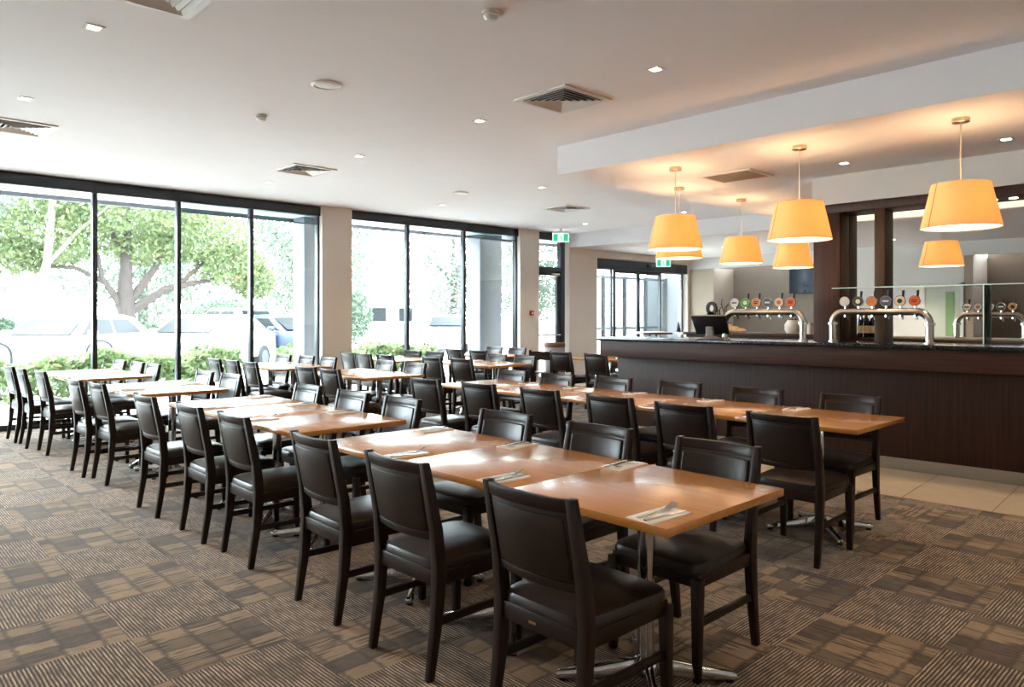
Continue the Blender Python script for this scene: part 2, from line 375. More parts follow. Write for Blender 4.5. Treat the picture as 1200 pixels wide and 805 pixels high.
# glazing: every window a structure with its frame members and its pane
def window(n, y0, y1, z0=0.0, z1=3.14, blind=0):
    t = thing('window_%d' % n, None, None, (WX - 0.08, (y0 + y1) / 2, 0), kind='structure')
    hw = (y1 - y0) / 2
    obj('window_jamb', MB().box(-0.05, 0.05, -hw, -hw + 0.028, z0, z1), 'black_frame', t, 0.003)
    obj('window_jamb', MB().box(-0.05, 0.05, hw - 0.028, hw, z0, z1), 'black_frame', t, 0.003)
    obj('window_sill', MB().box(-0.05, 0.05, -hw + 0.028, hw - 0.028, z0, z0 + 0.07), 'black_frame', t, 0.003)
    obj('window_head', MB().box(-0.05, 0.09, -hw, hw, z1 - 0.10, CH - 0.01), 'black_frame', t, 0.003)
    obj('pane', MB().box(-0.004, 0.004, -hw + 0.02, hw - 0.02, z0 + 0.06, z1 - 0.09), 'window_glass', t, smooth=False)
    if blind:
        b = obj('roller_blind', MB().box(0.055, 0.058, -hw + 0.03, hw - 0.03, z1 - 0.10 - blind, z1 - 0.09), 'blind_mesh', t, smooth=False)
        obj('hem_bar', MB().box(0.048, 0.065, -hw + 0.03, hw - 0.03, z1 - 0.115 - blind, z1 - 0.10 - blind), 'blind', b)
ys = [-3.2, -2.70, -1.62, -0.55, 0.52, 1.59, 2.66, 3.73, 4.80, 5.93]
for i in range(9): window(i + 1, ys[i], ys[i + 1], blind=0.13 if i in (7, 8) else 0)
window(10, 6.48, 7.70); window(11, 7.70, 9.02); window(12, 9.02, 10.41, blind=0.1)
# glazed exit door with transom
d1 = thing('door_1', None, None, (WX - 0.08, 11.41, 0), kind='structure')
obj('door_frame', MB().box(-0.06, 0.06, -0.45, -0.41, 0, 3.14).box(-0.06, 0.06, 0.33, 0.45, 0, 3.14).box(-0.06, 0.06, -0.41, 0.33, 3.03, 3.19).box(-0.06, 0.06, -0.41, 0.33, 2.36, 2.46), 'black_frame', d1, 0.003)
leaf = obj('door_leaf', MB().box(-0.03, 0.03, -0.41, -0.38, 0.01, 2.36).box(-0.03, 0.03, 0.23, 0.33, 0.01, 2.36).box(-0.03, 0.03, -0.38, 0.23, 2.28, 2.36).box(-0.03, 0.03, -0.38, 0.23, 0.01, 0.12), 'black_frame', d1, 0.003)
obj('push_bar', MB().tube([(0.03, -0.37, 1.0), (0.09, -0.36, 1.0), (0.09, 0.26, 1.0), (0.03, 0.27, 1.0)], 0.018), 'chrome', leaf)
obj('door_closer', MB().box(0.03, 0.09, 0.0, 0.27, 2.26, 2.33), 'steel', leaf, 0.006)
obj('door_pane', MB().box(-0.004, 0.004, -0.38, 0.23, 0.12, 2.28), 'window_glass', leaf, smooth=False)
obj('transom_pane', MB().box(-0.004, 0.004, -0.41, 0.33, 2.46, 3.03), 'window_glass', d1, smooth=False)
# automatic sliding door
d2 = thing('door_2', None, None, (WX - 0.08, 12.85, 0), kind='structure')
head = obj('door_head', MB().box(-0.08, 0.14, 0, 3.67, 2.50, 2.72), 'black_frame', d2, 0.006)
obj('door_sensor', MB().box(0.14, 0.19, 1.9, 2.05, 2.60, 2.66), 'plastic_black', head, 0.01)
edges = [0.02, at_x(720, WX) - 12.85, at_x(748.5, WX) - 12.85, at_x(775, WX) - 12.85, 3.65]
for k in range(4):
    a, b = edges[k], edges[k + 1]; xo = 0.05 if k in (1, 2) else 0.0
    p = obj('sliding_panel', MB().box(xo - 0.025, xo + 0.025, a, a + 0.06, 0.02, 2.5).box(xo - 0.025, xo + 0.025, b - 0.045, b, 0.02, 2.5).box(xo - 0.025, xo + 0.025, a + 0.06, b - 0.06, 2.42 if k in (1, 2) else 2.48, 2.5).box(xo - 0.025, xo + 0.025, a + 0.06, b - 0.06, 0.02, 0.1), 'black_frame', d2, 0.003)
    obj('pane', MB().box(xo - 0.004, xo + 0.004, a + 0.06, b - 0.06, 0.1, 2.46), 'window_glass', p, smooth=False)

# ------------------------------------------------------------------ outdoors (ground, porch, eave)
struct('ground', MB().box(-90, WX - 0.18, -50, 70, -0.25, -0.02), 'asphalt')
struct('footpath', MB().box(-13.2, WX - 0.18, -10, 30, -0.02, -0.005), 'paving')
struct('eave_soffit', MB().box(-11.95, WX - 0.18, -6, 17.6, 3.12, 3.42), 'eave_white')
struct('trim_2', MB().box(-12.0, -11.95, -6, 17.6, 3.06, 3.42), 'ext_column')
for y0, lab in ((6.05, 'left'), (10.05, 'right')):
    o = obj('porch_column', MB().box(-11.95, -11.55, y0, y0 + 0.62, -0.02, 3.12), 'ext_column', None, 0.01); tag(o, kind='structure')
porch = thing('entry_porch', 'glazed entry porch with dark posts outside the automatic doors', 'porch', (-13.6, 15.6, 0))
obj('porch_roof', MB().box(1.5, 2.6, -3.2, 1.4, 2.74, 2.9), 'eave_white', porch)
obj('side_wall', MB().box(-0.8, 2.6, 4.2, 4.4, 0, 2.9), 'ext_column', porch)
for y in (0.0, 1.0, 2.0, 3.05, 4.1): obj('post', MB().box(-0.05, 0.05, y - 0.04, y + 0.04, 0, 2.6), 'black_frame', porch)
for z in (0.0, 1.0, 2.5): obj('rail', MB().box(-0.04, 0.04, 0.04, 4.06, z, z + 0.07), 'black_frame', porch)
obj('porch_glass', MB().box(-0.004, 0.004, 0.04, 4.06, 0.07, 2.5), 'window_glass', porch, smooth=False)

# ------------------------------------------------------------------ bar
bar = thing('bar_counter', 'long dark wood bar counter with black stone top', 'bar', (BARO[0], BARO[1], 0), BARA)
BX0, BX1 = -4.08, 4.2
obj('body', MB().box(BX0, BX1, 0.0, 0.5, 0.115, 0.94), 'bar_wood', bar, 0.004)
obj('kick_plate', MB().box(BX0 + 0.02, BX1, 0.02, 0.48, 0.0, 0.115), 'kick_steel', bar)
obj('fascia', MB().box(BX0 - 0.10, BX1, -0.22, 0.5, 0.94, 1.125), 'bar_fascia', bar, 0.004)
obj('stone_top', MB().box(BX0 - 0.14, BX1, -0.245, 0.52, 1.125, 1.165), 'stone', bar, 0.004)
# porcelain floor tiles in front of the bar
ft = struct('floor_tiling', MB().box(-4.3, 4.4, -1.1, 0.1, -0.006, 0.003), 'grout'); ft.location = (BARO[0], BARO[1], 0); ft.rotation_euler = (0, 0, BARA)
tm = mesh('floor_tile', MB().box(-0.297, 0.297, -0.272, 0.272, 0.002, 0.007), 'porcelain', 0.0015, 1, smooth=False)
for i in range(14):
    for j in range(2): obj('floor_tile', tm, None, ft, loc=(-4.0 + i * 0.6 + 0.07, -0.275 - j * 0.55, 0))
# portal of dark wood behind the counter
pt = thing('bar_portal', 'dark wood portal frame with deep posts standing behind the bar', 'portal', (0, 0, 0))
obj('post', MB().box(-3.48, -3.2, 7.80, 8.22, 0, 2.51), 'portal_wood', pt, 0.004)
obj('post_lining', MB().box(-3.2, -3.185, 7.83, 8.01, 1.17, 2.51).box(-3.2, -3.185, 8.03, 8.22, 1.17, 2.51), 'bronze_wood', pt, 0.003)
obj('post', MB().box(-2.86, -2.76, 7.82, 8.06, 0, 2.51), 'bronze_wood', pt, 0.004)
bm_ = obj('beam', MB().box(-3.48, XR - 0.01, 7.80, 8.22, 2.51, 2.6), 'portal_wood', pt, 0.004)
for x in (-1.86, -1.70):
    o = obj('beam_light', MB().disc((x, 8.0, 2.508), (0, 0, 1), 0.035, 0.006, 16), 'lamp_glow', bm_)
bc = thing('back_counter', 'low brown back counter behind the bar portal', 'counter', (0, 0, 0))
obj('body', MB().box(-3.16, XR - 0.05, 8.28, 8.75, 0, 1.15), 'portal_wood', bc)
obj('top', MB().box(-3.18, XR - 0.05, 8.25, 8.78, 1.15, 1.18), 'bronze_wood', bc, 0.003)
fc = thing('service_counter', 'far service counter carrying the distant tap tower', 'counter', (0, 0, 0))
obj('body', MB().box(-4.3, 2.5, 10.4, 11.0, 0, 1.10), 'portal_wood', fc)
obj('top', MB().box(-4.32, 2.5, 10.37, 11.03, 1.10, 1.135), 'beige_wall', fc, 0.003)
# glass gantry shelf over the counter
gs = thing('glass_shelf', 'long clear glass shelf on an upright glass panel behind the taps', 'shelf', (0, 0, 0))
GX = at_y(1157, 7.68)
obj('shelf_pane', MB().box(-3.18, 2.4, 7.56, 7.79, 1.698, 1.708), 'shelf_glass', gs, smooth=False)
obj('upright_pane', MB().box(GX - 0.005, GX + 0.005, 7.56, 7.79, 1.168, 1.698), 'shelf_glass', gs, smooth=False)
obj('upright_pane', MB().box(1.6, 1.61, 7.56, 7.79, 1.168, 1.698), 'shelf_glass', gs, smooth=False)

cv = thing('cove_light', 'long cream lit ceiling cove seen through the bar portal', 'cove light', (-0.6, 11.0, SH))
obj('cove_housing', MB().box(-3.7, 3.7, 0.0, 0.12, -0.11, 0.0), 'white_wall', cv)
obj('cove_strip', MB().box(-3.68, 3.68, -0.03, 0.0, -0.10, -0.02), 'cove_glow', cv)
for x0, x1, y, z0, z1 in ((-3.18, 2.4, 7.557, 1.698, 1.708), (GX - 0.005, GX + 0.005, 7.557, 1.168, 1.698), (GX - 0.005, GX + 0.005, 7.793, 1.168, 1.698)):
    obj('polished_edge', MB().box(x0, x1, y - 0.003, y + 0.003, z0, z1), 'glass_edge', gs)

# beer tap towers
def tap_tower(label, loc, rz, width, top, cols, skip=()):
    t = thing('beer_tap_tower', label, 'beer tap', loc, rz)
    hw = width / 2 - 0.035; r = 0.11; pts = [(-hw, 0, 0)]
    for k in range(9): a = PI - k * PI / 16; pts.append((-hw + r + r * math.cos(a), 0, top - 0.035 - r + r * math.sin(a)))
    pts += [(-p[0], 0, p[2]) for p in pts[::-1]]
    obj('arch', MB().tube(pts, 0.035, 16), 'steel', t)
    for sx in (-1, 1):
        obj('flange', MB().lathe([(0.036, -0.014), (0.047, -0.012), (0.047, 0.012), (0.036, 0.014)], 16, (sx * hw, 0, top - 0.15)), 'chrome', t)
        obj('flange', MB().lathe([(0.05, 0), (0.05, 0.008), (0.036, 0.016)], 16, (sx * hw, 0, 0)), 'chrome', t)
    n = len(cols)
    for k, (cb, ci, lev) in enumerate(cols):
        if k in skip: continue
        x = (-hw + 0.12) + (2 * hw - 0.24) * k / (n - 1)
        obj('tap_stem', MB().tube([(x, 0, top - 0.01), (x, 0, top + 0.03)], 0.009, 8), 'chrome', t)
        b = obj('tap_badge', MB().disc((x, -0.02, top + 0.066), (0, 1, 0), 0.046, 0.018, 24), cb, t, 0.003, 1)
        obj('badge_rim', MB().loft([[(x + rr * math.cos(2 * PI * j / 24), yy, top + 0.066 + rr * math.sin(2 * PI * j / 24)) for j in range(24)] for rr, yy in ((0.046, -0.0295), (0.050, -0.0295), (0.050, -0.012), (0.046, -0.012))], closed=True), 'chrome', b)
        em = MB()
        if k % 3 == 0: em.box(x - 0.028, x + 0.028, -0.0315, -0.029, top + 0.058, top + 0.074)
        elif k % 3 == 1: em.disc((x, -0.0302, top + 0.066), (0, 1, 0), 0.022, 0.003, 16)
        else: em.box(x - 0.026, x + 0.026, -0.0315, -0.029, top + 0.072, top + 0.080).box(x - 0.02, x + 0.02, -0.0315, -0.029, top + 0.054, top + 0.064)
        obj('badge_emblem', em, ci, b)
        if lev: obj('tap_handle', MB().tube([(x + 0.012, 0.02, top + 0.03), (x + 0.014, 0.022, top + 0.11), (x + 0.016, 0.024, top + 0.165)], [0.007, 0.010, 0.012], 10), 'plastic_black', t)
        obj('spout', MB().tube([(x, 0.02, top - 0.06), (x, 0.06, top - 0.075), (x, 0.065, top - 0.11)], 0.009, 8), 'chrome', t)
        obj('spout_collar', MB().lathe([(0.008, -0.012), (0.012, -0.01), (0.012, 0.012)], 8, (x, -0.005, top - 0.075)), 'chrome', t)
    return t
def barloc(X, off, z): return (X, bar_edge(X, off), z)
tap_tower('chrome arched tap tower left of the wood portal, bright green badge', barloc((at_y(850, 7.3) + at_y(945, 7.35)) / 2, 0.16, 1.165), BARA, 0.93, 0.33,
          [('badge_white', 'badge_slate', 0), ('badge_green', 'ink_light', 1), ('badge_orange', 'ink_dark', 1), ('badge_slate', 'badge_white', 0), ('badge_cream', 'badge_red', 1), ('badge_red', 'ink_dark', 1)])
tap_tower('chrome arched tap tower right of the wood portal post, white badge first', barloc((at_y(975, 7.37) + at_y(1095, 7.42)) / 2, 0.16, 1.165), BARA, 0.93, 0.33,
          [('badge_white', 'badge_cream', 0), ('badge_dark', 'ink_light', 1), ('badge_orange', 'badge_red', 1), ('badge_slate', 'badge_white', 1), ('badge_cream', 'badge_dark', 1), ('badge_red', 'ink_dark', 1)])
tap_tower('distant chrome tap tower behind the glass shelf at far right', (at_y(1160, 10.6), 10.6, 1.135), 0, 0.80, 0.33,
          [('badge_cream', 'ink_dark', 1), ('badge_white', 'badge_red', 0), ('badge_cream', 'badge_red', 0), ('badge_dark', 'ink_light', 1), ('badge_amber', 'ink_dark', 1)])
# point of sale screen seen from behind
ps = thing('till_screen', 'black touch screen till seen from behind on the bar top', 'till', barloc(at_y(825, 7.05), 0.12, 1.165), BARA + 0.1)
obj('screen_body', MB().loft([[(-0.19, 0.0, 0.05), (0.19, 0.0, 0.05), (0.19, 0.03, 0.045), (-0.19, 0.03, 0.045)], [(-0.20, -0.13, 0.25), (0.20, -0.13, 0.25), (0.20, -0.09, 0.255), (-0.20, -0.09, 0.255)]]), 'plastic_black', ps, 0.006)
obj('lit_top_edge', MB().box(-0.20, 0.20, -0.13, -0.09, 0.252, 0.266), 'plastic_tan', ps, 0.003)  # tan colour paints the light caught by the screen's top edge
obj('stand', MB().bar([(0, -0.05, 0.0), (0, -0.05, 0.012), (0, -0.06, 0.03), (0, -0.075, 0.135)], [0.17, 0.16, 0.09, 0.075], [0.16, 0.15, 0.05, 0.05]), 'till_grey', ps, 0.004)
# wine bottles between the posts
bt = MB().lathe([(0.0, 0), (0.034, 0.0), (0.036, 0.01), (0.036, 0.17), (0.030, 0.20), (0.014, 0.225), (0.013, 0.285), (0.015, 0.287), (0.015, 0.30), (0.0, 0.30)], 16, cap=False)
for k, px in enumerate((1000, 1008, 1015, 1022)):
    b = thing('wine_bottle', 'dark wine bottle with cream label, %s from the wood post' % ORD[k], 'bottle', (at_y(px, 8.4), 8.4 + 0.03 * (k % 2), 1.18), 0, 'bottles between the portal posts')
    obj('bottle_body', bt, 'bottle_glass', b)
    obj('bottle_label', MB().lathe([(0.0368, 0.05), (0.0368, 0.13)], 16, cap=False), 'label_paper', b)
    obj('bottle_cap', MB().lathe([(0.0155, 0.25), (0.016, 0.302), (0.0, 0.303)], 12, cap=False), ('red_plastic', 'yellow', 'plastic_black', 'red_plastic')[k], b)
# back shelf with things at the left end of the bar
bs = thing('display_counter', 'dark display counter behind the left tap tower', 'counter', (0, 0, 0))
obj('body', MB().box(-6.05, -3.75, 9.3, 9.9, 0, 1.15), 'bar_wood', bs); obj('top', MB().box(-6.08, -3.72, 9.27, 9.93, 1.15, 1.18), 'portal_wood', bs, 0.003)
def on_shelf(px, Y=9.5): return (at_y(px, Y), Y, 1.18)
p = on_shelf(834); s1 = thing('wood_sculpture', 'dark pierced wooden mask standing on display counter', 'sculpture', p)
ring = MB()
for kk in range(2): ring.loft([[(rx * math.cos(a), yy, 0.30 + 0.145 * kk - 0.10 + rz * math.sin(a)) for a in [2 * PI * j / 24 for j in range(24)]] for rx, rz, yy in ((0.085, 0.10, -0.02), (0.045, 0.055, -0.02), (0.045, 0.055, 0.02), (0.085, 0.10, 0.02))], closed=True)
ring.box(-0.05, 0.05, -0.03, 0.03, 0.0, 0.11)
obj('carving', ring, 'sculpt', s1); obj('plinth', MB().box(-0.08, 0.08, -0.05, 0.05, 0, 0.03), 'sculpt', s1, 0.004)
p = on_shelf(846); s2 = thing('twig_ornament', 'dark curled twig ornament beside the wooden mask', 'ornament', p)
obj('vase', MB().lathe([(0.0, 0), (0.05, 0), (0.06, 0.06), (0.025, 0.15), (0.03, 0.16)], 14, cap=False), 'sculpt', s2)
for k in range(6):
    a0 = k * 1.05; pts = []
    for q in range(14):
        u = q / 13; pts.append((0.16 * u * math.cos(a0) + 0.05 * math.sin(7 * u + k) * u, 0.08 * u * math.sin(a0), 0.14 + 0.30 * u + 0.04 * math.cos(8 * u + k) * u))
    obj('twig', MB().tube(pts, [0.009 - 0.006 * q / 13 for q in range(14)], 6), 'sculpt', s2)
p = on_shelf(849, 9.42); y1 = thing('yellow_ornament', 'small yellow figure below the curled twigs', 'ornament', p)
obj('figure_body', MB().lathe([(0.0, 0), (0.055, 0.0), (0.05, 0.06), (0.035, 0.12), (0.05, 0.17), (0.03, 0.22), (0.0, 0.23)], 12, cap=False), 'yellow', y1)
obj('figure_base', MB().lathe([(0.07, -0.0), (0.07, 0.012)], 12), 'sculpt', y1)
for k, px in enumerate((854, 861, 868)):
    o = obj('bread_roll', MB().lathe([(0.0, 0), (0.06, 0.005), (0.085, 0.035), (0.07, 0.075), (0.03, 0.10), (0.0, 0.103)], 14, cap=False), 'bread', loc=on_shelf(px, 9.38)); o.scale = (1.0, 0.8, 1.15 - 0.25 * k)
    tag(o, 'pale brown bread loaf on display counter, %s from the yellow figure' % ORD[k], 'bread', 'loaves on the display counter')
p = on_shelf(929, 9.55); j = thing('storage_jar', 'pale round jar with brown lid beside the portal post', 'jar', p)
obj('jar_body', MB().lathe([(0.0, 0), (0.08, 0.0), (0.105, 0.05), (0.105, 0.12), (0.07, 0.17), (0.06, 0.185)], 18, cap=False), 'ceramic', j)
obj('jar_lid', MB().lathe([(0.065, 0.18), (0.068, 0.20), (0.02, 0.215), (0.018, 0.235), (0.0, 0.24)], 16, cap=False), 'brown_fabric', j)
for k, px in enumerate((943, 949)):
    o = obj('paper_cup_stack', MB().lathe([(0.0, 0), (0.034, 0.0), (0.043, 0.14), (0.045, 0.142), (0.045, 0.15), (0.036, 0.15)], 14, cap=False), 'napkin', loc=on_shelf(px, 8.95 + 0.42))
    tag(o, 'white cup stack standing %s of the two beside the portal' % ('left' if k == 0 else 'right'), 'cup', 'cups beside the portal')
# wall screen in the far recess
tv = thing('wall_television', 'blue lit television high on the taupe recess wall', 'television', (-7.9, YE + 0.92, 2.26))
obj('tv_case', MB().box(-0.52, 0.52, -0.02, 0.05, -0.31, 0.31), 'plastic_black', tv, 0.006)
obj('tv_screen', MB().box(-0.50, 0.50, -0.024, -0.02, -0.28, 0.29), 'tv_screen', tv); obj('bracket', MB().box(-0.1, 0.1, 0.05, 0.08, -0.1, 0.1), 'plastic_black', tv)
# pale green service door on the end wall
gd = thing('door_3', None, None, (-4.68, YE - 0.02, 0), kind='structure')
obj('door_frame', MB().box(-0.42, -0.37, -0.03, 0.02, 0, 2.08).box(0.27, 0.32, -0.03, 0.02, 0, 2.08).box(-0.42, 0.32, -0.03, 0.02, 2.03, 2.08), 'white_wall', gd)
gl = obj('door_leaf', MB().box(-0.37, 0.27, -0.02, 0.01, 0, 2.03), 'green_paint', gd)
obj('door_pane', MB().box(0.0, 0.16, -0.026, -0.02, 1.0, 1.9), 'door_green', gl); obj('door_handle', MB().tube([(-0.3, -0.03, 1.0), (-0.3, -0.06, 1.0), (-0.2, -0.06, 1.0)], 0.01, 8), 'chrome', gl)

# ------------------------------------------------------------------ ceiling fittings
def pendant(name_label, x, y):
    t = thing('pendant_lamp', name_label, 'pendant lamp', (x, y, SH), 0, 'orange drum pendants round the bar')
    obj('canopy', MB().lathe([(0.0, 0), (0.058, 0.0), (0.06, -0.03), (0.055, -0.034), (0.0, -0.034)], 20, cap=False), 'nickel', t)
    obj('cord', MB().tube([(0, 0, -0.03), (0, 0, -0.50)], 0.004, 8), 'cord', t)
    rb, rt, zb, zt = 0.268, 0.195, -0.82, -0.49
    sh = obj('lamp_shade', MB().loft([[(r * math.cos(2 * PI * j / 40), r * math.sin(2 * PI * j / 40), z) for j in range(40)] for r, z in ((rt, zt), (rb, zb), (rb - 0.003, zb), (rt - 0.003, zt))], closed=True), 'shade', t)
    a = -2.2; b = a + 0.035
    obj('shade_seam', MB().add([((r + 0.002) * math.cos(q), (r + 0.002) * math.sin(q), z) for r, z in ((rt, zt), (rb, zb)) for q in (a, b)], [(0, 1, 3, 2)]), 'shade_seam', sh)
    obj('shade_spider', MB().tube([(rt - 0.004, 0, zt), (-(rt - 0.004), 0, zt)], 0.004, 6).tube([(0, rt - 0.004, zt), (0, -(rt - 0.004), zt)], 0.004, 6), 'nickel', t)
    obj('lamp_holder', MB().lathe([(0.0, -0.495), (0.02, -0.495), (0.022, -0.56), (0.0, -0.56)], 12, cap=False), 'plastic_white', t)
    obj('diffuser', MB().lathe([(0.0, zb + 0.012), (rb - 0.008, zb + 0.012), (rb - 0.008, zb + 0.006), (0.0, zb + 0.006)], 40, cap=False), 'cream_glow', t)
    ld = bpy.data.lights.get('pendant_bulb')
    if not ld:
        ld = bpy.data.lights.new('pendant_bulb', 'POINT'); ld.energy = 4.2; ld.color = (1.0, 0.78, 0.50); ld.shadow_soft_size = 0.05
    lo = bpy.data.objects.new('bulb', ld); C.objects.link(lo); lo.parent = t; lo.location = (0, 0, -0.63)
    return t
P_ = [(-1.65, 6.2, 'large orange drum pendant at far right above the carpet before the bar'), (-2.89, 6.2, 'orange drum pendant in front row left of the portal header'),
      (-4.16, 6.2, 'orange drum pendant, leftmost of the front row'), (-4.78, 7.2, 'orange drum pendant tucked just behind the leftmost front pendant'),
      (-4.71, 8.48, 'small orange drum pendant hanging left of the television recess'), (-4.66, 9.8, 'small orange drum pendant in front of the wall television'),
      (-3.13, 10.9, 'small orange drum pendant seen through the bar portal')]
for x, y, lab in P_: pendant(lab, x, y)

def spot(parent, z, energy, col, ang=1.9):
    key = 'downlight_%d' % int(energy)
    ld = bpy.data.lights.get(key)
    if not ld:
        ld = bpy.data.lights.new(key, 'SPOT'); ld.energy = energy; ld.color = col; ld.spot_size = ang; ld.spot_blend = 0.6; ld.shadow_soft_size = 0.05
    lo = bpy.data.objects.new('downlight_beam', ld); C.objects.link(lo); lo.parent = parent; lo.location = (0, 0, z)
def downlight(x, y, z, label, e):
    t = thing('ceiling_downlight', label, 'downlight', (x, y, z), 0, 'square recessed downlights')
    q = 0.052; i = 0.036
    obj('trim_ring', MB().loft([[(a * s_, b * s_, zz) for a, b in ((-1, -1), (1, -1), (1, 1), (-1, 1))] for s_, zz in ((q, 0.0), (q, -0.006), (i, -0.006), (i, 0.0))], closed=True), 'vent_white', t)
    obj('lens', MB().disc((0, 0, -0.003), (0, 0, 1), 0.034, 0.004, 16), 'lamp_glow', t)
    spot(t, -0.02, e, (1.0, 0.84, 0.64))
XS = [-9.3, -7.07, -5.03, -3.1, -1.1, 0.9]
for j, (y, nm) in enumerate(((-1.9, 'added unseen row behind the viewer'), (1.23, 'row over the nearest chairs'), (4.37, 'row over the middle tables'), (7.28, 'row before the bar pendants'), (10.8, 'row nearest the exit door'))):  # the row behind the viewer is unseen, added to light the room
    for i, x in enumerate(XS):
        if y > 5 and x > -5.3: continue
        if y > 7 and x > -7: continue
        downlight(x, y, CH, '%s square downlight from the windows in the %s' % (ORD[i], nm), 27)
for i, x in enumerate((-2.91, -1.58, -0.25)): downlight(x, 7.2, SH, '%s square downlight above the bar taps from the left' % ORD[i], 22)
for i, (x, y) in enumerate(((-8.3, 14.2), (-6.3, 14.2), (-5.2, 15.2), (-3.4, 13.2), (-1.8, 13.2), (-6.3, 12.6))): downlight(x, y, SH, '%s square downlight from the entrance in the far soffit' % ORD[i], 125)  # some of these lamps are added to brighten the far room

def vent(x, y, label, z=CH):
    t = thing('ceiling_vent', label, 'air vent', (x, y, z), 0, 'four way ceiling diffusers')
    def sq(s1, z1, s2, z2, th=0.006):
        R = lambda s_, zz: [(a * s_, b * s_, zz) for a, b in ((-1, -1), (1, -1), (1, 1), (-1, 1))]
        return MB().loft([R(s1, z1), R(s2, z2), R(s2, z2 + th), R(s1, z1 + th)], closed=True)
    obj('vent_frame', sq(0.285, -0.012, 0.235, -0.012, 0.012), 'vent_white', t)
    obj('vent_backing', MB().box(-0.235, 0.235, -0.235, 0.235, -0.003, -0.001), 'vent_dark', t)
    for k in range(5):
        a = 0.228 - k * 0.043; obj('louvre', sq(a, -0.022, a - 0.026, -0.006, 0.003), 'vent_white', t)
    obj('centre_plate', MB().box(-0.016, 0.016, -0.016, 0.016, -0.022, -0.018), 'vent_white', t)
vent(-4.06, 4.43, 'square ceiling vent beside the white bulkhead corner'); vent(-8.2, 4.3, 'square ceiling vent above the tables nearest the window pier')
vent(-8.18, 9.0, 'small square ceiling vent near the green exit sign'); vent(-8.17, 1.35, 'square ceiling vent at far left by the windows'); vent(-4.2, 1.32, 'square ceiling vent cut by the top edge of the picture')
t = thing('return_grille', 'flat brown return air grille in the warm soffit', 'air vent', (-3.97, 7.03, SH))
obj('grille_frame', MB().box(-0.3, 0.3, -0.26, -0.22, -0.012, 0).box(-0.3, 0.3, 0.22, 0.26, -0.012, 0).box(-0.3, -0.26, -0.22, 0.22, -0.012, 0).box(0.26, 0.3, -0.22, 0.22, -0.012, 0), 'vent_white', t)
for k in range(11): obj('grille_slat', MB().box(-0.26, 0.26, -0.215 + k * 0.04, -0.185 + k * 0.04, -0.012, -0.006), 'grille_brown', t)
obj('grille_backing', MB().box(-0.26, 0.26, -0.22, 0.22, -0.004, -0.001), 'vent_dark', t)
for x, y, lab in ((-5.05, 2.83, 'round white ceiling speaker above the second table group'), (-8.19, 6.76, 'round white ceiling speaker far away by the windows')):
    t = thing('ceiling_speaker', lab, 'speaker', (x, y, CH))
    obj('speaker_rim', MB().lathe([(0.115, 0), (0.115, -0.008), (0.095, -0.016), (0.088, -0.010), (0.088, 0)], 28, cap=False), 'plastic_white', t)
    obj('speaker_grille', MB().lathe([(0.0, -0.014), (0.05, -0.013), (0.09, -0.008)], 28, cap=False), 'vent_white', t)
for x, y, lab in ((-6.23, 2.85, 'small white smoke detector between two vents'), (-3.18, 2.85, 'small white smoke detector at the top of the picture')):
    t = thing('smoke_detector', lab, 'smoke detector', (x, y, CH))
    obj('detector_base', MB().lathe([(0.052, 0), (0.052, -0.015), (0.0, -0.016)], 20, cap=False), 'plastic_white', t)
    obj('detector_head', MB().lathe([(0.04, -0.016), (0.043, -0.03), (0.03, -0.05), (0.0, -0.052)], 20, cap=False), 'plastic_white', t)
def exit_sign(label, x, y, z, rz):
    t = thing('exit_sign', label, 'exit sign', (x, y, z), rz)
    obj('sign_box', MB().box(-0.175, 0.175, 0, 0.05, -0.22, 0.0), 'plastic_white', t, 0.004)
    obj('sign_face', MB().box(-0.170, 0.170, -0.004, 0.0, -0.215, -0.04), 'exit_white', t)
    for s_ in (-1, 1):
        g = obj('green_panel', MB().box(-0.045 + s_ * 0.105, 0.045 + s_ * 0.105, -0.007, -0.004, -0.20, -0.055), 'exit_green', t)
    m = MB().box(-0.006, 0.012, -0.007, -0.004, -0.14, -0.10).disc((0.006, -0.0055, -0.083), (0, 1, 0), 0.012, 0.003, 12)
    m.add([(-0.006, -0.007, -0.14), (0.006, -0.007, -0.14), (-0.016, -0.007, -0.195), (-0.028, -0.007, -0.195)], [(0, 1, 3, 2)]).add([(0.0, -0.007, -0.14), (0.012, -0.007, -0.14), (0.034, -0.007, -0.185), (0.022, -0.007, -0.19)], [(0, 1, 2, 3)])
    obj('running_figure', m, 'exit_green', t)
    obj('mount', MB().box(-0.03, 0.03, 0.01, 0.04, 0.0, CH - z if z > 3 else SH - z), 'plastic_white', t)
exit_sign('green and white exit sign above the glazed side door', -10.15, 11.02, 3.14, PI / 2 - YAW - 0.1)
exit_sign('green and white exit sign above the sliding entrance doors', -10.2, 14.7, 2.80, PI / 2 - YAW - 0.1)
t = thing('fire_call_point', 'red fire alarm call point on the pier beside the exit door', 'alarm', (T1 + 0.05, 10.72, 1.47))
obj('call_box', MB().box(0, 0.04, -0.05, 0.05, -0.05, 0.05), 'red_plastic', t, 0.005); obj('call_glass', MB().box(0.04, 0.043, -0.02, 0.025, -0.025, 0.02), 'plastic_white', t)

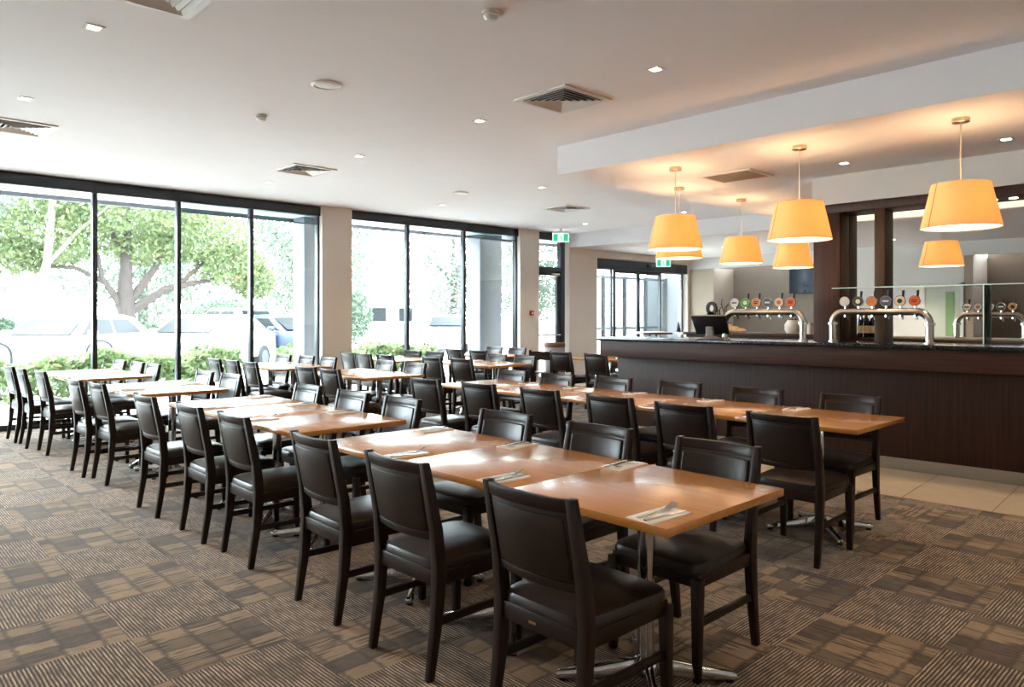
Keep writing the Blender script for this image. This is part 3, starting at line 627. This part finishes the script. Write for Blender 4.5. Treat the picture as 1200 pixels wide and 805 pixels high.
# ------------------------------------------------------------------ dining chair
def make_chair():
    t = thing('dining_chair', 'chair', 'chair')
    W = 0.215
    # seat cushion: crowned pad, a little wider at the front
    rings = []; N = 24
    def ring(sc, z, crown=0.0):
        r = []
        for j in range(N):
            a = 2 * PI * j / N; c, s_ = math.cos(a), math.sin(a); e = 0.32
            x = math.copysign(abs(c) ** e, c); y = math.copysign(abs(s_) ** e, s_)
            hw = (0.202 + 0.024 * (y + 1) / 2) * sc
            r.append((x * hw, 0.005 + y * 0.232 * sc, z))
        return r
    mb = MB().loft([ring(0.95, 0.412), ring(1.0, 0.420), ring(1.0, 0.440), ring(0.975, 0.454), ring(0.88, 0.464), ring(0.5, 0.474), ring(0.1, 0.476)])
    obj('seat', mb, 'leather', t)
    obj('seat_frame', MB().bar([(0, 0, 0.36), (0, 0, 0.418)], [0.42, 0.43], [0.42, 0.43]).box(-0.2, 0.2, -0.225, -0.19, 0.355, 0.42), 'dark_wood', t, 0.005)
    for sx in (-1, 1):
        x = sx * 0.2
        obj('leg', MB().bar([(x * 1.0, -0.255, 0), (x, -0.222, 0.22), (x, -0.207, 0.42), (x, -0.222, 0.58), (x * 0.985, -0.278, 0.855)], [0.030, 0.036, 0.040, 0.036, 0.030], [0.030, 0.042, 0.052, 0.046, 0.034]), 'dark_wood', t, 0.004)
        obj('leg', MB().bar([(x * 1.04, 0.215, 0), (x * 1.03, 0.210, 0.40)], [0.030, 0.042], [0.030, 0.042]), 'dark_wood', t, 0.004)
        obj('stretcher', MB().box(x * 1.0 - 0.010, x * 1.0 + 0.010, -0.225, 0.205, 0.205, 0.235), 'dark_wood', t, 0.003)
    def yb(x, z): return -0.222 - (z - 0.58) * 0.204 - 0.030 * (1 - (x / 0.19) ** 2)
    def curved(z0, z1, t0, t1, hw, inset=0.0):
        R = []
        for k in range(13):
            x = -hw + 2 * hw * k / 12
            R.append([(x, yb(x, z0) - t0, z0), (x, yb(x, z0) + t1, z0), (x, yb(x, z1) + t1, z1), (x, yb(x, z1) - t0, z1)])
        return MB().loft(R)
    obj('top_rail', curved(0.806, 0.850, 0.014, 0.014, 0.185), 'dark_wood', t, 0.004)
    obj('lower_rail', curved(0.538, 0.570, 0.013, 0.013, 0.185), 'dark_wood', t, 0.004)
    b = obj('backrest', curved(0.568, 0.808, 0.010, 0.014, 0.184), 'leather', t, 0.004)
    obj('front_pad', curved(0.580, 0.796, -0.012, 0.026, 0.168), 'leather', b, 0.008, 3)
    obj('rear_pad', curved(0.578, 0.790, 0.017, -0.008, 0.168), 'leather', b, 0.005, 2)
    return t
chair0 = make_chair(); used = [False]
def chair(x, ytop, side, label, group):
    """ytop: where the top of the backrest stands; side +1 faces +Y, -1 faces -Y"""
    jit = random.uniform(-0.03, 0.03)
    loc = (x, ytop + side * 0.285, 0); rz = (0 if side > 0 else PI) + jit
    if not used[0]:
        used[0] = True; chair0.location = loc; chair0.rotation_euler = (0, 0, rz); tag(chair0, label, None, group); return chair0
    return dup(chair0, loc, rz, label, group)

# ------------------------------------------------------------------ tables and table settings
tcache = {}
def table(x0, x1, yc, label, group, wy=0.79):
    L = round(abs(x1 - x0), 3)
    if (L, wy) not in tcache:
        t = thing('dining_table', label, 'table', (0, 0, 0), 0, group)
        obj('table_top', MB().box(-L / 2 + 0.001, L / 2 - 0.001, -wy / 2, wy / 2, 0.720, 0.75), 'tabletop', t, 0.003)
        obj('top_plate', MB().box(-0.16, 0.16, -0.16, 0.16, 0.708, 0.720), 'rubber', t)
        obj('column', MB().lathe([(0.034, 0.06), (0.0325, 0.08), (0.0325, 0.708)], 24), 'chrome', t)
        obj('base_hub', MB().lathe([(0.0, 0.03), (0.05, 0.03), (0.055, 0.06), (0.045, 0.085), (0.034, 0.10)], 24, cap=False), 'chrome', t)
        for k in range(4):
            a = PI / 4 + k * PI / 2; ca, sa = math.cos(a), math.sin(a)
            R = []
            for r, z0, z1, hw in ((0.035, 0.030, 0.095, 0.026), (0.10, 0.022, 0.080, 0.024), (0.22, 0.016, 0.056, 0.021), (0.33, 0.012, 0.040, 0.019), (0.352, 0.012, 0.032, 0.016)):
                R.append([(r * ca - q * hw * sa, r * sa + q * hw * ca, z) for q, z in ((-1, z0), (1, z0), (0.7, z1), (-0.7, z1))])
            ft_ = obj('foot', MB().loft(R), 'chrome', t, 0.004)
            obj('glide', MB().lathe([(0.016, 0.0), (0.018, 0.014)], 12, (0.325 * ca, 0.325 * sa, 0)), 'rubber', ft_)
        tcache[(L, wy)] = [t, False]
    e = tcache[(L, wy)]
    if not e[1]:
        e[1] = True; e[0].location = ((x0 + x1) / 2, yc, 0); tag(e[0], label, None, group); return
    dup(e[0], ((x0 + x1) / 2, yc, 0), 0, label, group)

nap_me = mesh('napkin', MB().box(-0.057, 0.057, -0.105, 0.105, 0.0, 0.003).box(-0.053, 0.056, -0.100, 0.104, 0.003, 0.005), 'napkin', smooth=False)
def fork_mesh():
    def strip(pts): # (y, half width, z)
        R = [[(-h, y, z), (h, y, z), (h, y, z + 0.0022), (-h, y, z + 0.0022)] for y, h, z in pts]; return R
    m = MB().loft(strip([(-0.095, 0.008, 0.0), (-0.085, 0.0105, 0.0), (-0.04, 0.006, 0.003), (0.01, 0.003, 0.006), (0.035, 0.004, 0.006), (0.046, 0.012, 0.003), (0.056, 0.013, 0.002), (0.062, 0.013, 0.003)]))
    for k in range(4):
        x = -0.0105 + k * 0.007
        m.loft([[(x - 0.0022, y, z), (x + 0.0022, y, z), (x + 0.0018, y, z + 0.002), (x - 0.0018, y, z + 0.002)] for y, z in ((0.060, 0.0025), (0.085, 0.008), (0.108, 0.018))])
    return m
fork_me = mesh('fork', fork_mesh(), 'cutlery')
knife_me = mesh('knife', MB().loft([[(-h, y, 0), (h, y, 0), (h * 0.9, y, t_), (-h * 0.9, y, t_)] for y, h, t_ in ((-0.10, 0.006, 0.004), (-0.09, 0.009, 0.006), (-0.01, 0.007, 0.006), (0.0, 0.0065, 0.004), (0.02, 0.009, 0.0025), (0.09, 0.009, 0.002), (0.108, 0.003, 0.002))]), 'cutlery')
def setting(x, y, side, where):
    rz = (0 if side > 0 else PI) + random.uniform(-0.08, 0.08)
    c, s_ = math.cos(rz), math.sin(rz)
    def put(me, nm, dx, dy, z, lab, grp, dr=0.0):
        o = bpy.data.objects.new(nm, me); C.objects.link(o); o.location = (x + c * dx - s_ * dy, y + s_ * dx + c * dy, z); o.rotation_euler = (0, 0, rz + dr)
        tag(o, lab, nm, grp)
    put(nap_me, 'napkin', 0, 0, 0.75, 'white paper napkin %s' % where, 'folded napkins on the tables')
    put(fork_me, 'fork', -0.018, 0.005, 0.7552, 'steel fork %s' % where, 'forks on napkins', random.uniform(-0.15, 0.1))
    put(knife_me, 'knife', 0.026, 0.0, 0.7552, 'steel knife %s' % where, 'knives on napkins', random.uniform(-0.08, 0.12))

def group_of(name, x_right, x_left, n, yc, front, back, naps=True, ntables=None):
    """tables in a run along X (x_right nearest the viewer), chairs on both long sides"""
    L = (x_right - x_left) / n
    for k in range(n):
        table(x_right - k * L, x_right - (k + 1) * L, yc, '%s square wooden table from the right in the %s' % (ORD[k], name), 'wooden tables of the ' + name)
    for side, lst, nm in ((1, front, 'near'), (-1, back, 'far')):
        for k, (x, y) in enumerate(lst):
            chair(x, y, side, '%s dark leather chair from right, %s side of the %s' % (ORD[k], nm, name), 'chairs round the ' + name)
            if naps:
                nx = x + side * 0.27
                if x_left + 0.06 < nx < x_right - 0.06:
                    setting(nx, yc - side * 0.285, side, 'at %s seat, %s side of the %s' % (ORD[k], nm, name))
group_of('front row nearest run', -1.34, -3.57, 3, 2.35, [(-1.72, 1.70), (-2.49, 1.70), (-3.19, 1.71)], [(-1.77, 2.98), (-2.46, 2.98), (-3.17, 2.98)])
group_of('front row second run', -3.90, -5.95, 3, 2.37, [(-4.19, 1.74), (-4.83, 1.72), (-5.65, 1.70)], [(-4.23, 2.97), (-4.84, 2.95), (-5.54, 2.95)])
group_of('front row third run', -6.68, -7.92, 2, 2.35, [(-6.97, 1.72), (-7.45, 1.66)], [(-7.05, 2.94), (-7.63, 2.90)])
group_of('front row window run', -8.72, -10.25, 2, 2.32, [(-8.84, 1.66), (-9.42, 1.59), (-9.93, 1.56)], [(-9.15, 2.88), (-9.67, 2.86), (-10.25, 2.82)])
group_of('long run before the bar', -1.72, -5.72, 5, 4.84, [(-2.01, 4.05), (-2.68, 4.06), (-3.30, 4.09), (-3.99, 4.08), (-4.69, 4.05), (-5.37, 4.0)], [(-2.14, 5.40), (-2.84, 5.38), (-3.58, 5.41), (-4.27, 5.36), (-4.87, 5.26), (-5.55, 5.30)])
group_of('pair left of the long run', -6.74, -8.05, 2, 4.63, [(-7.02, 3.97), (-7.53, 3.95)], [(-7.24, 5.27), (-7.84, 5.24)])
group_of('run by the window pier', -8.66, -10.0, 2, 4.55, [(-8.77, 3.86), (-9.25, 3.83), (-9.74, 3.80)], [(-9.0, 5.09), (-9.5, 5.03), (-9.98, 4.92)])
group_of('third row middle pair', -7.18, -8.57, 2, 6.82, [(-7.48, 6.16), (-8.02, 6.09)], [(-7.44, 7.34), (-8.0, 7.3)])
group_of('third row window pair', -8.95, -10.1, 2, 6.6, [(-8.96, 5.96), (-9.45, 5.91), (-9.93, 5.93)], [(-9.2, 7.08), (-9.68, 7.0)], naps=False)
group_of('far pair near exit door', -8.75, -10.0, 2, 8.35, [(-9.0, 7.78), (-9.6, 7.78)], [(-9.26, 8.94), (-9.8, 8.88)], naps=False)
group_of('far pair beside bar end', -6.55, -7.85, 2, 9.03, [(-7.05, 8.40), (-7.75, 8.40)], [(-6.9, 9.68), (-7.5, 9.68)], naps=False)
# small maker's plate on the nearest chair
o = obj('maker_plate', MB().box(-0.016, 0.016, -0.2275, -0.2252, 0.38, 0.388), 'plate_gold', chair0); o.location = (-0.03, 0, 0)

# high chair, grey tub chair and box near the far tables
hc = thing('high_chair', 'dark wooden child high chair with slatted side by the far tables', 'high chair', (-8.33, 8.62, 0), 0.5)
for sx in (-1, 1):
    for sy in (-1, 1): obj('leg', MB().bar([(sx * 0.22, sy * 0.22, 0), (sx * 0.17, sy * 0.17, 0.86 if sy < 0 else 0.72)], [0.035, 0.03], [0.035, 0.03]), 'dark_wood', hc)
    for z in (0.25, 0.42, 0.58, 0.70): obj('side_slat', MB().box(sx * 0.185 - 0.01, sx * 0.185 + 0.01, -0.18, 0.18, z, z + 0.06), 'dark_wood', hc)
obj('seat', MB().box(-0.17, 0.17, -0.17, 0.17, 0.48, 0.50), 'dark_wood', hc); obj('back_slat', MB().box(-0.16, 0.16, -0.185, -0.165, 0.70, 0.84), 'dark_wood', hc)
tc_ = thing('tub_chair', 'narrow pale grey tub chair with rounded brown top by the exit door', 'chair', (-8.85, 9.45, 0), 0.6); tc_.scale = (0.6, 0.6, 1.0)
mb = MB()
def arc(r, z): return [(r * math.cos(a), r * math.sin(a), z) for a in [PI * 0.95 + k * PI * 1.1 / 12 for k in range(13)]]
mb.loft([arc(0.28, 0.12) + arc(0.20, 0.12)[::-1], arc(0.30, 0.86) + arc(0.22, 0.86)[::-1]])
obj('shell', mb, 'grey_fabric', tc_)
obj('top_roll', MB().tube(arc(0.26, 0.90), 0.055, 10), 'brown_fabric', tc_); obj('seat', MB().lathe([(0.0, 0.30), (0.22, 0.30), (0.23, 0.42), (0.2, 0.46), (0, 0.46)], 18, cap=False), 'grey_fabric', tc_)
for a in range(4): obj('leg', MB().lathe([(0.014, 0), (0.018, 0.14)], 8, (0.19 * math.cos(a * PI / 2 + 0.8), 0.19 * math.sin(a * PI / 2 + 0.8), 0)), 'dark_wood', tc_)
mbx = thing('menu_box', 'small beige menu box standing on a far table', 'box', (-7.4, 9.15, 0.75), 0.6)
obj('box_shell', MB().box(-0.12, 0.12, -0.07, -0.06, 0, 0.11).box(-0.12, 0.12, 0.06, 0.07, 0, 0.16).box(-0.12, -0.11, -0.06, 0.06, 0, 0.13).box(0.11, 0.12, -0.06, 0.06, 0, 0.13).box(-0.11, 0.11, -0.06, 0.06, 0, 0.01), 'plastic_tan', mbx)
for k in range(3): obj('menu_card', MB().box(-0.10, 0.10, -0.03 + k * 0.03, -0.022 + k * 0.03, 0.01, 0.18), 'napkin', mbx)
# high tables in front of the sliding doors
for k, (x, y, L, lab) in enumerate(((-9.4, 13.15, 1.15, 'brown high table left of the till before the entrance doors'), (-8.75, 13.7, 0.7, 'small brown high table just behind the till screen'))):
    t = thing('high_table', lab, 'table', (x, y, 0), -0.75)
    obj('table_top', MB().box(-L / 2, L / 2, -0.3, 0.3, 1.02, 1.06), 'high_table_wood', t, 0.004)
    for sx in (-1, 1):
        obj('column', MB().lathe([(0.03, 0.03), (0.03, 1.02)], 14, (sx * L * 0.3, 0, 0)), 'black_frame', t); obj('foot_plate', MB().lathe([(0.2, 0), (0.2, 0.012), (0.04, 0.03)], 20, (sx * L * 0.3, 0, 0)), 'black_frame', t)
t = thing('menu_stand', 'slim black menu stand on a high table by the doors', 'menu stand', (-8.98, 13.5, 1.06))
obj('card', MB().add([(-0.05, 0, 0.0), (0.05, 0, 0), (0.012, 0, 0.22), (-0.012, 0, 0.22), (-0.05, 0.02, 0.0), (0.05, 0.02, 0), (0.012, 0.01, 0.22), (-0.012, 0.01, 0.22)], [(0, 1, 2, 3), (5, 4, 7, 6), (0, 3, 7, 4), (1, 5, 6, 2), (3, 2, 6, 7), (0, 4, 5, 1)]), 'plastic_black', t); obj('stand_base', MB().box(-0.07, 0.07, -0.04, 0.06, 0, 0.008), 'plastic_black', t)

# ------------------------------------------------------------------ outdoors: hedge, trees, cars, building
def leaf_cloud(blobs, n, size, shell=0.55):
    m = MB(); rnd = random.Random(len(blobs) * 31 + n)
    tot = sum(b[3] * b[4] for b in blobs)
    for cx, cy, cz, rx, rz in blobs:
        for k in range(int(n * rx * rz / tot)):
            while True:
                p = Vector((rnd.uniform(-1, 1), rnd.uniform(-1, 1), rnd.uniform(-1, 1)))
                if p.length < 1 and p.length > shell * rnd.random(): break
            c = Vector((cx + p.x * rx, cy + p.y * rx, cz + p.z * rz)); s_ = size * rnd.uniform(0.6, 1.4)
            a = Vector((rnd.gauss(0, 1), rnd.gauss(0, 1), rnd.gauss(0, 1))).normalized(); b = a.orthogonal().normalized() * s_ * 0.5; a = a * s_
            m.add([c - a, c + b, c + a, c - b], [(0, 1, 2, 3)])
    return m
def hedge(x0, x1, y0, y1, h, n, label):
    t = thing('hedge', label, 'hedge', ((x0 + x1) / 2, (y0 + y1) / 2, 0)); rnd = random.Random(5 + n); m = MB()
    cx, cy = (x0 + x1) / 2, (y0 + y1) / 2
    for k in range(n):
        x, y = rnd.uniform(x0, x1) - cx, rnd.uniform(y0, y1) - cy
        z = h * (1 - rnd.random() ** 2 * 0.9) + 0.08 * math.sin(y * 3.1) + 0.05 * math.sin(y * 7.7)
        c = Vector((x, y, z)); a = Vector((rnd.gauss(0, 1), rnd.gauss(0, 1), rnd.gauss(0.5, 1))).normalized() * rnd.uniform(0.04, 0.09); b = a.orthogonal() * 0.45
        m.add([c - a, c + b, c + a, c - b], [(0, 1, 2, 3)])
    tag(obj('foliage', m, 'leaf_hedge', t, smooth=False), kind='stuff')
    st = MB()
    for k in range(int((y1 - y0) / 0.4)):
        y = y0 + 0.2 + k * 0.4 - cy; st.tube([(0, y, 0), (0.05 * math.sin(k), y + 0.1 * math.cos(k * 2.2), h * 0.8)], 0.015, 5)
    tag(obj('stems', st, 'bark', t), kind='stuff')
hedge(-13.8, -13.2, -4.0, 5.7, 0.74, 8000, 'clipped green hedge outside the left windows')
hedge(-13.8, -13.2, 6.6, 10.2, 0.72, 3600, 'clipped green hedge outside the windows beyond the pier')

def tree(label, loc, trunk, branches, blobs, n, lsize, bark, leaf):
    t = thing('tree', label, 'tree', loc)
    obj('trunk', MB().tube(trunk[0], trunk[1], 12), bark, t)
    for pts, r in branches: obj('branch', MB().tube(pts, r, 8), bark, t)
    tag(obj('crown', leaf_cloud(blobs, n, lsize), leaf, t, smooth=False), kind='stuff')
def br(p0, p1, p2, r0, r1): return ([p0, p1, p2], [r0, (r0 + r1) / 2, r1])
# spreading tree in the middle of the left windows
tree('spreading green tree with thick forked trunk behind the parked cars', (-26.1, 7.3, 0),
     ([(0, 0, 0), (0, 0.05, 1.2), (0, 0.0, 2.2), (0, 0.05, 3.6), (0, 0.1, 4.6)], [0.36, 0.29, 0.25, 0.16, 0.08]),
     [br((0, 0.1, 1.5), (0.2, 1.2, 2.3), (0.2, 2.9, 2.7), 0.17, 0.07), br((0, 0.1, 1.8), (0.1, 0.9, 3.0), (0, 1.6, 4.6), 0.15, 0.05), br((0, -0.1, 1.7), (0.1, -0.7, 2.6), (0, -0.9, 3.8), 0.13, 0.05),
      br((0, -0.6, 2.5), (0.2, -1.5, 2.9), (0.2, -2.9, 2.9), 0.09, 0.04), br((0.1, 1.6, 2.4), (0.2, 2.4, 3.2), (0.1, 2.9, 4.4), 0.09, 0.03), br((0, 0, 3.2), (-0.1, -0.4, 4.2), (0, -0.9, 5.2), 0.11, 0.04)],
     [(0, 0, 5.0, 2.6, 1.1), (0, 2.4, 4.3, 2.0, 1.1), (0, -2.2, 4.0, 1.7, 1.1), (0.3, 3.4, 3.2, 1.3, 0.8), (0, -3.0, 3.2, 1.0, 0.6), (0, 4.3, 2.7, 0.9, 0.7), (-0.3, 0.8, 3.6, 1.5, 0.5)], 17000, 0.085, 'bark', 'leaf_bright')
tree('pale smooth gum tree leaning up at the far left window', (-24.8, 4.4, 0),
     ([(0, 0, 0), (0, 0.15, 1.4), (0, 0.45, 3.0), (0, 0.6, 5.0), (0, 0.9, 8.0)], [0.20, 0.13, 0.11, 0.09, 0.05]),
     [br((0, 0.25, 1.7), (0, -0.7, 2.8), (0, -1.7, 4.6), 0.07, 0.03), br((0, 0.45, 2.9), (0, 1.3, 4.0), (0, 2.2, 4.9), 0.06, 0.03), br((0, 0.6, 4.8), (0, -0.3, 6.0), (0, -1.0, 7.2), 0.08, 0.03)],
     [(0, -1.8, 5.2, 1.6, 1.4), (0, 0.6, 7.0, 1.9, 1.3), (0, 2.2, 5.6, 1.2, 0.9), (-1, -3.2, 3.6, 1.2, 1.0)], 12000, 0.085, 'gum_bark', 'leaf_gum')
tree('pale gum tree standing beyond the middle windows', (-25.2, 17.2, 0),
     ([(0, 0, 0), (0, 0.05, 2), (0, -0.1, 4.0), (0, 0.2, 8.0)], [0.24, 0.19, 0.15, 0.08]),
     [br((0, 0, 1.8), (0, 0.9, 3.2), (0, 1.1, 6.0), 0.13, 0.06), br((0, 0, 3.0), (0, -0.8, 4.5), (0, -1.6, 6.2), 0.12, 0.04)],
     [(0, -1.8, 6.0, 1.8, 1.5), (0, 1.4, 6.6, 1.8, 1.3), (0, 0, 7.6, 2.0, 1.0)], 10000, 0.09, 'gum_bark', 'leaf_gum')
tree('slim pale trunked tree seen beside the porch column', (-23.0, 11.9, 0),
     ([(0, 0, 0), (0, 0.0, 3), (0, 0.1, 6.0)], [0.16, 0.13, 0.06]), [br((0, 0, 3.2), (0, 0.7, 4.2), (0, 1.3, 5.2), 0.06, 0.02)],
     [(0, 0, 6.0, 1.6, 1.2), (0, 1.0, 5.0, 1.0, 0.8)], 5000, 0.085, 'gum_bark', 'leaf_gum')
bgt = [(-42, -7, 9.0, 'far left'), (-45, 3.2, 10.0, 'left of the spreading tree'), (-45, 13.5, 10.0, 'behind the silver car'), (-43, 22.5, 9.5, 'right of the porch column'), (-39, 31.5, 8.5, 'beyond the middle windows'), (-44, 43, 9, 'beyond the exit door')]
for k, (x, y, h, wh) in enumerate(bgt):
    tree('hazy background tree %s' % wh, (x, y, 0), ([(0, 0, 0), (0, 0.1, h * 0.5), (0, 0, h * 0.8)], [0.3, 0.22, 0.1]),
         [br((0, 0, h * 0.35), (0, 1.2, h * 0.5), (0, 2.2, h * 0.62), 0.13, 0.05), br((0, 0, h * 0.4), (0, -1.2, h * 0.55), (0, -2.0, h * 0.7), 0.13, 0.05)],
         [(0, 0, h * 0.75, 3.2, h * 0.25), (0, 2.6, h * 0.5, 2.4, h * 0.3), (0, -2.6, h * 0.48, 2.4, h * 0.3), (0.5, 0.5, h * 0.3, 2.4, h * 0.25)], 9000, 0.13, 'bark', ('leaf_gum', 'leaf_gum', 'leaf_deep', 'leaf_deep', 'leaf_gum', 'leaf_deep')[k])
for k, (x, y, r, h, lab) in enumerate(((-27, 3.2, 1.6, 1.5, 'round green shrub behind the leftmost car'), (-31.5, 12.6, 1.8, 2.2, 'dense green shrub mass behind the silver car'), (-27, 15.6, 1.5, 2.8, 'tall green shrub beyond the window pier'), (-30, 8.6, 1.3, 1.2, 'low green shrub at the foot of the spreading tree'))):
    t = thing('shrub', lab, 'shrub', (x, y, 0)); obj('stem', MB().tube([(0, 0, 0), (0.1, 0.1, h * 0.6)], 0.06, 6), 'bark', t)
    tag(obj('foliage', leaf_cloud([(0, 0, h * 0.5, r, h * 0.5)], 4500, 0.085), 'leaf_deep', t, smooth=False), kind='stuff')
# parked cars
def car(label, loc, rz, paint, suv=0.0, tail=True):
    t = thing('parked_car', label, 'car', loc, rz)
    H = 1.45 + suv
    prof = [(-2.1, 0.35), (-2.12, 0.62), (-2.02, 0.88), (-1.3, 0.98), (-0.95, 1.0), (1.75, 1.0), (2.08, 0.94), (2.13, 0.6), (2.08, 0.35)]
    mb = MB(); mb.loft([[(x, s_ * yy, z) for x, z in prof] for s_, yy in ((-1, 0.86), (1, 0.86))]); obj('body', mb, paint, t, 0.05, 3)
    gh = [(-1.15, 0.97), (-0.45, H - 0.03), (-0.2, H), (0.9 + suv * 0.6, H), (1.2 + suv * 0.8, H - 0.05), (1.85, 0.97)]
    m2 = MB().loft([[(x, s_ * (0.80 - 0.22 * max(0, z - 0.97) / 0.5 * 0.8), z) for x, z in gh] for s_ in (-1, 1)]); obj('cabin', m2, paint, t, 0.03, 2)
    for s_ in (-1, 1):
        g = MB()
        for xa, xb, xc, xd in ((-0.88, -0.42, 0.25, 0.25), (0.32, 0.32, 0.95, 1.35)):
            q = []
            for x, z in ((xa, 1.03), (xb, H - 0.10), (xc, H - 0.10), (xd, 1.03)): q.append((x, s_ * (0.805 - 0.176 * (z - 0.97) / 0.5), z))
            g.add(q + [(a, b - s_ * 0.02, c) for a, b, c in q], [(0, 1, 2, 3), (4, 7, 6, 5), (0, 4, 5, 1), (1, 5, 6, 2), (2, 6, 7, 3), (3, 7, 4, 0)])
        obj('side_window', g, 'car_glass', t)
        obj('mirror', MB().box(-0.85, -0.70, s_ * 0.95 - 0.08, s_ * 0.95 + 0.08, 1.0, 1.13), paint, t, 0.03)
        for x in (-1.32, 1.32): 
            wv = obj('wheel', MB().disc((x, s_ * 0.80, 0.32), (0, 1, 0), 0.32, 0.2, 24), 'tyre', t, 0.02); obj('hub_cap', MB().disc((x, s_ * 0.905, 0.32), (0, 1, 0), 0.19, 0.02, 20), 'car_silver', wv)
        obj('tail_light', MB().box(2.02, 2.14, s_ * 0.72 - 0.11, s_ * 0.72 + 0.11, 0.72, 0.9), 'tail_red', t, 0.02)
        obj('head_light', MB().box(-2.13, -2.0, s_ * 0.66 - 0.13, s_ * 0.66 + 0.13, 0.68, 0.82), 'car_silver', t, 0.02)
    wsc = MB().add([(-1.12, -0.68, 1.03), (-1.12, 0.68, 1.03), (-0.5, 0.58, H - 0.08), (-0.5, -0.58, H - 0.08)], [(0, 1, 2, 3)]).add([(-1.14, -0.68, 1.04), (-1.14, 0.68, 1.04), (-0.52, 0.58, H - 0.07), (-0.52, -0.58, H - 0.07)], [(0, 3, 2, 1)]); obj('windscreen', wsc, 'car_glass', t)
    obj('rear_window', MB().add([(1.80, -0.66, 1.05), (1.80, 0.66, 1.05), (1.27 + suv * 0.75, 0.58, H - 0.10), (1.27 + suv * 0.75, -0.58, H - 0.10)], [(0, 3, 2, 1)]).add([(1.83, -0.66, 1.05), (1.83, 0.66, 1.05), (1.30 + suv * 0.75, 0.58, H - 0.10), (1.30 + suv * 0.75, -0.58, H - 0.10)], [(0, 1, 2, 3)]), 'car_glass', t)
G0 = -0.02
car('white hatchback parked in front of the gum tree', (-18.4, 4.1, G0), -PI / 2 + 0.75 + PI, 'car_white')
car('white sedan parked right of the spreading tree trunk', (-18.6, 7.1, G0), PI / 2 + 0.7, 'car_white')
car('silver four wheel drive with roof standing high behind the others', (-27.5, 11.3, G0), 0.3, 'car_silver', 0.25)
car('blue grey car parked beside the porch column', (-20.5, 9.8, G0), PI + 0.35, 'car_blue')
car('white car with red tail light at the far left edge', (-21.2, 1.2, G0), 0.35, 'car_white')
car('pale car parked beyond the middle windows', (-23.5, 18.6, G0), 2.5, 'car_silver')
hs = thing('low_building', 'low white building with a dark window beyond the car park', 'building', (-52, 31, 0))
obj('wall', MB().box(-2, 2, -6, 6, 0, 2.6), 'eave_white', hs); obj('roof', MB().box(-2.6, 2.6, -6.6, 6.6, 2.6, 2.9), 'ext_column', hs)
for y in (-4, -1.2, 1.6, 4.2): obj('window', MB().box(1.99, 2.03, y - 0.8, y + 0.8, 0.9, 2.0), 'car_glass', hs)
for k, y in enumerate((3.45, 1.9)):
    o = obj('bicycle_hoop', MB().tube([(-14.6, y + 0.02, G0), (-14.6, y, 0.6)] + [(-14.6 + 0.0, y + 0.22 - 0.22 * math.cos(a), 0.75 + 0.22 * math.sin(a)) for a in [j * PI / 10 for j in range(11)]] + [(-14.6, y + 0.44, 0.6), (-14.6, y + 0.42, G0)], 0.025, 8), 'black_frame')
    tag(o, ('dark steel bicycle hoop outside below the spreading tree', 'dark steel bicycle hoop outside behind the leftmost chairs')[k], 'bicycle rack', 'bicycle hoops')

# daylight sampling portals in the window openings (they emit nothing themselves)
for y0, y1, z1 in ((-3.2, 5.93, 3.1), (6.48, 10.41, 3.1), (10.96, 11.86, 3.1), (12.85, 16.5, 2.6)):
    ld = bpy.data.lights.new('daylight_portal', 'AREA'); ld.shape = 'RECTANGLE'; ld.size = z1; ld.size_y = y1 - y0; ld.cycles.is_portal = True
    o = bpy.data.objects.new('daylight_portal', ld); C.objects.link(o); o.location = (WX - 0.2, (y0 + y1) / 2, z1 / 2); o.rotation_euler = (0, -PI / 2, 0)
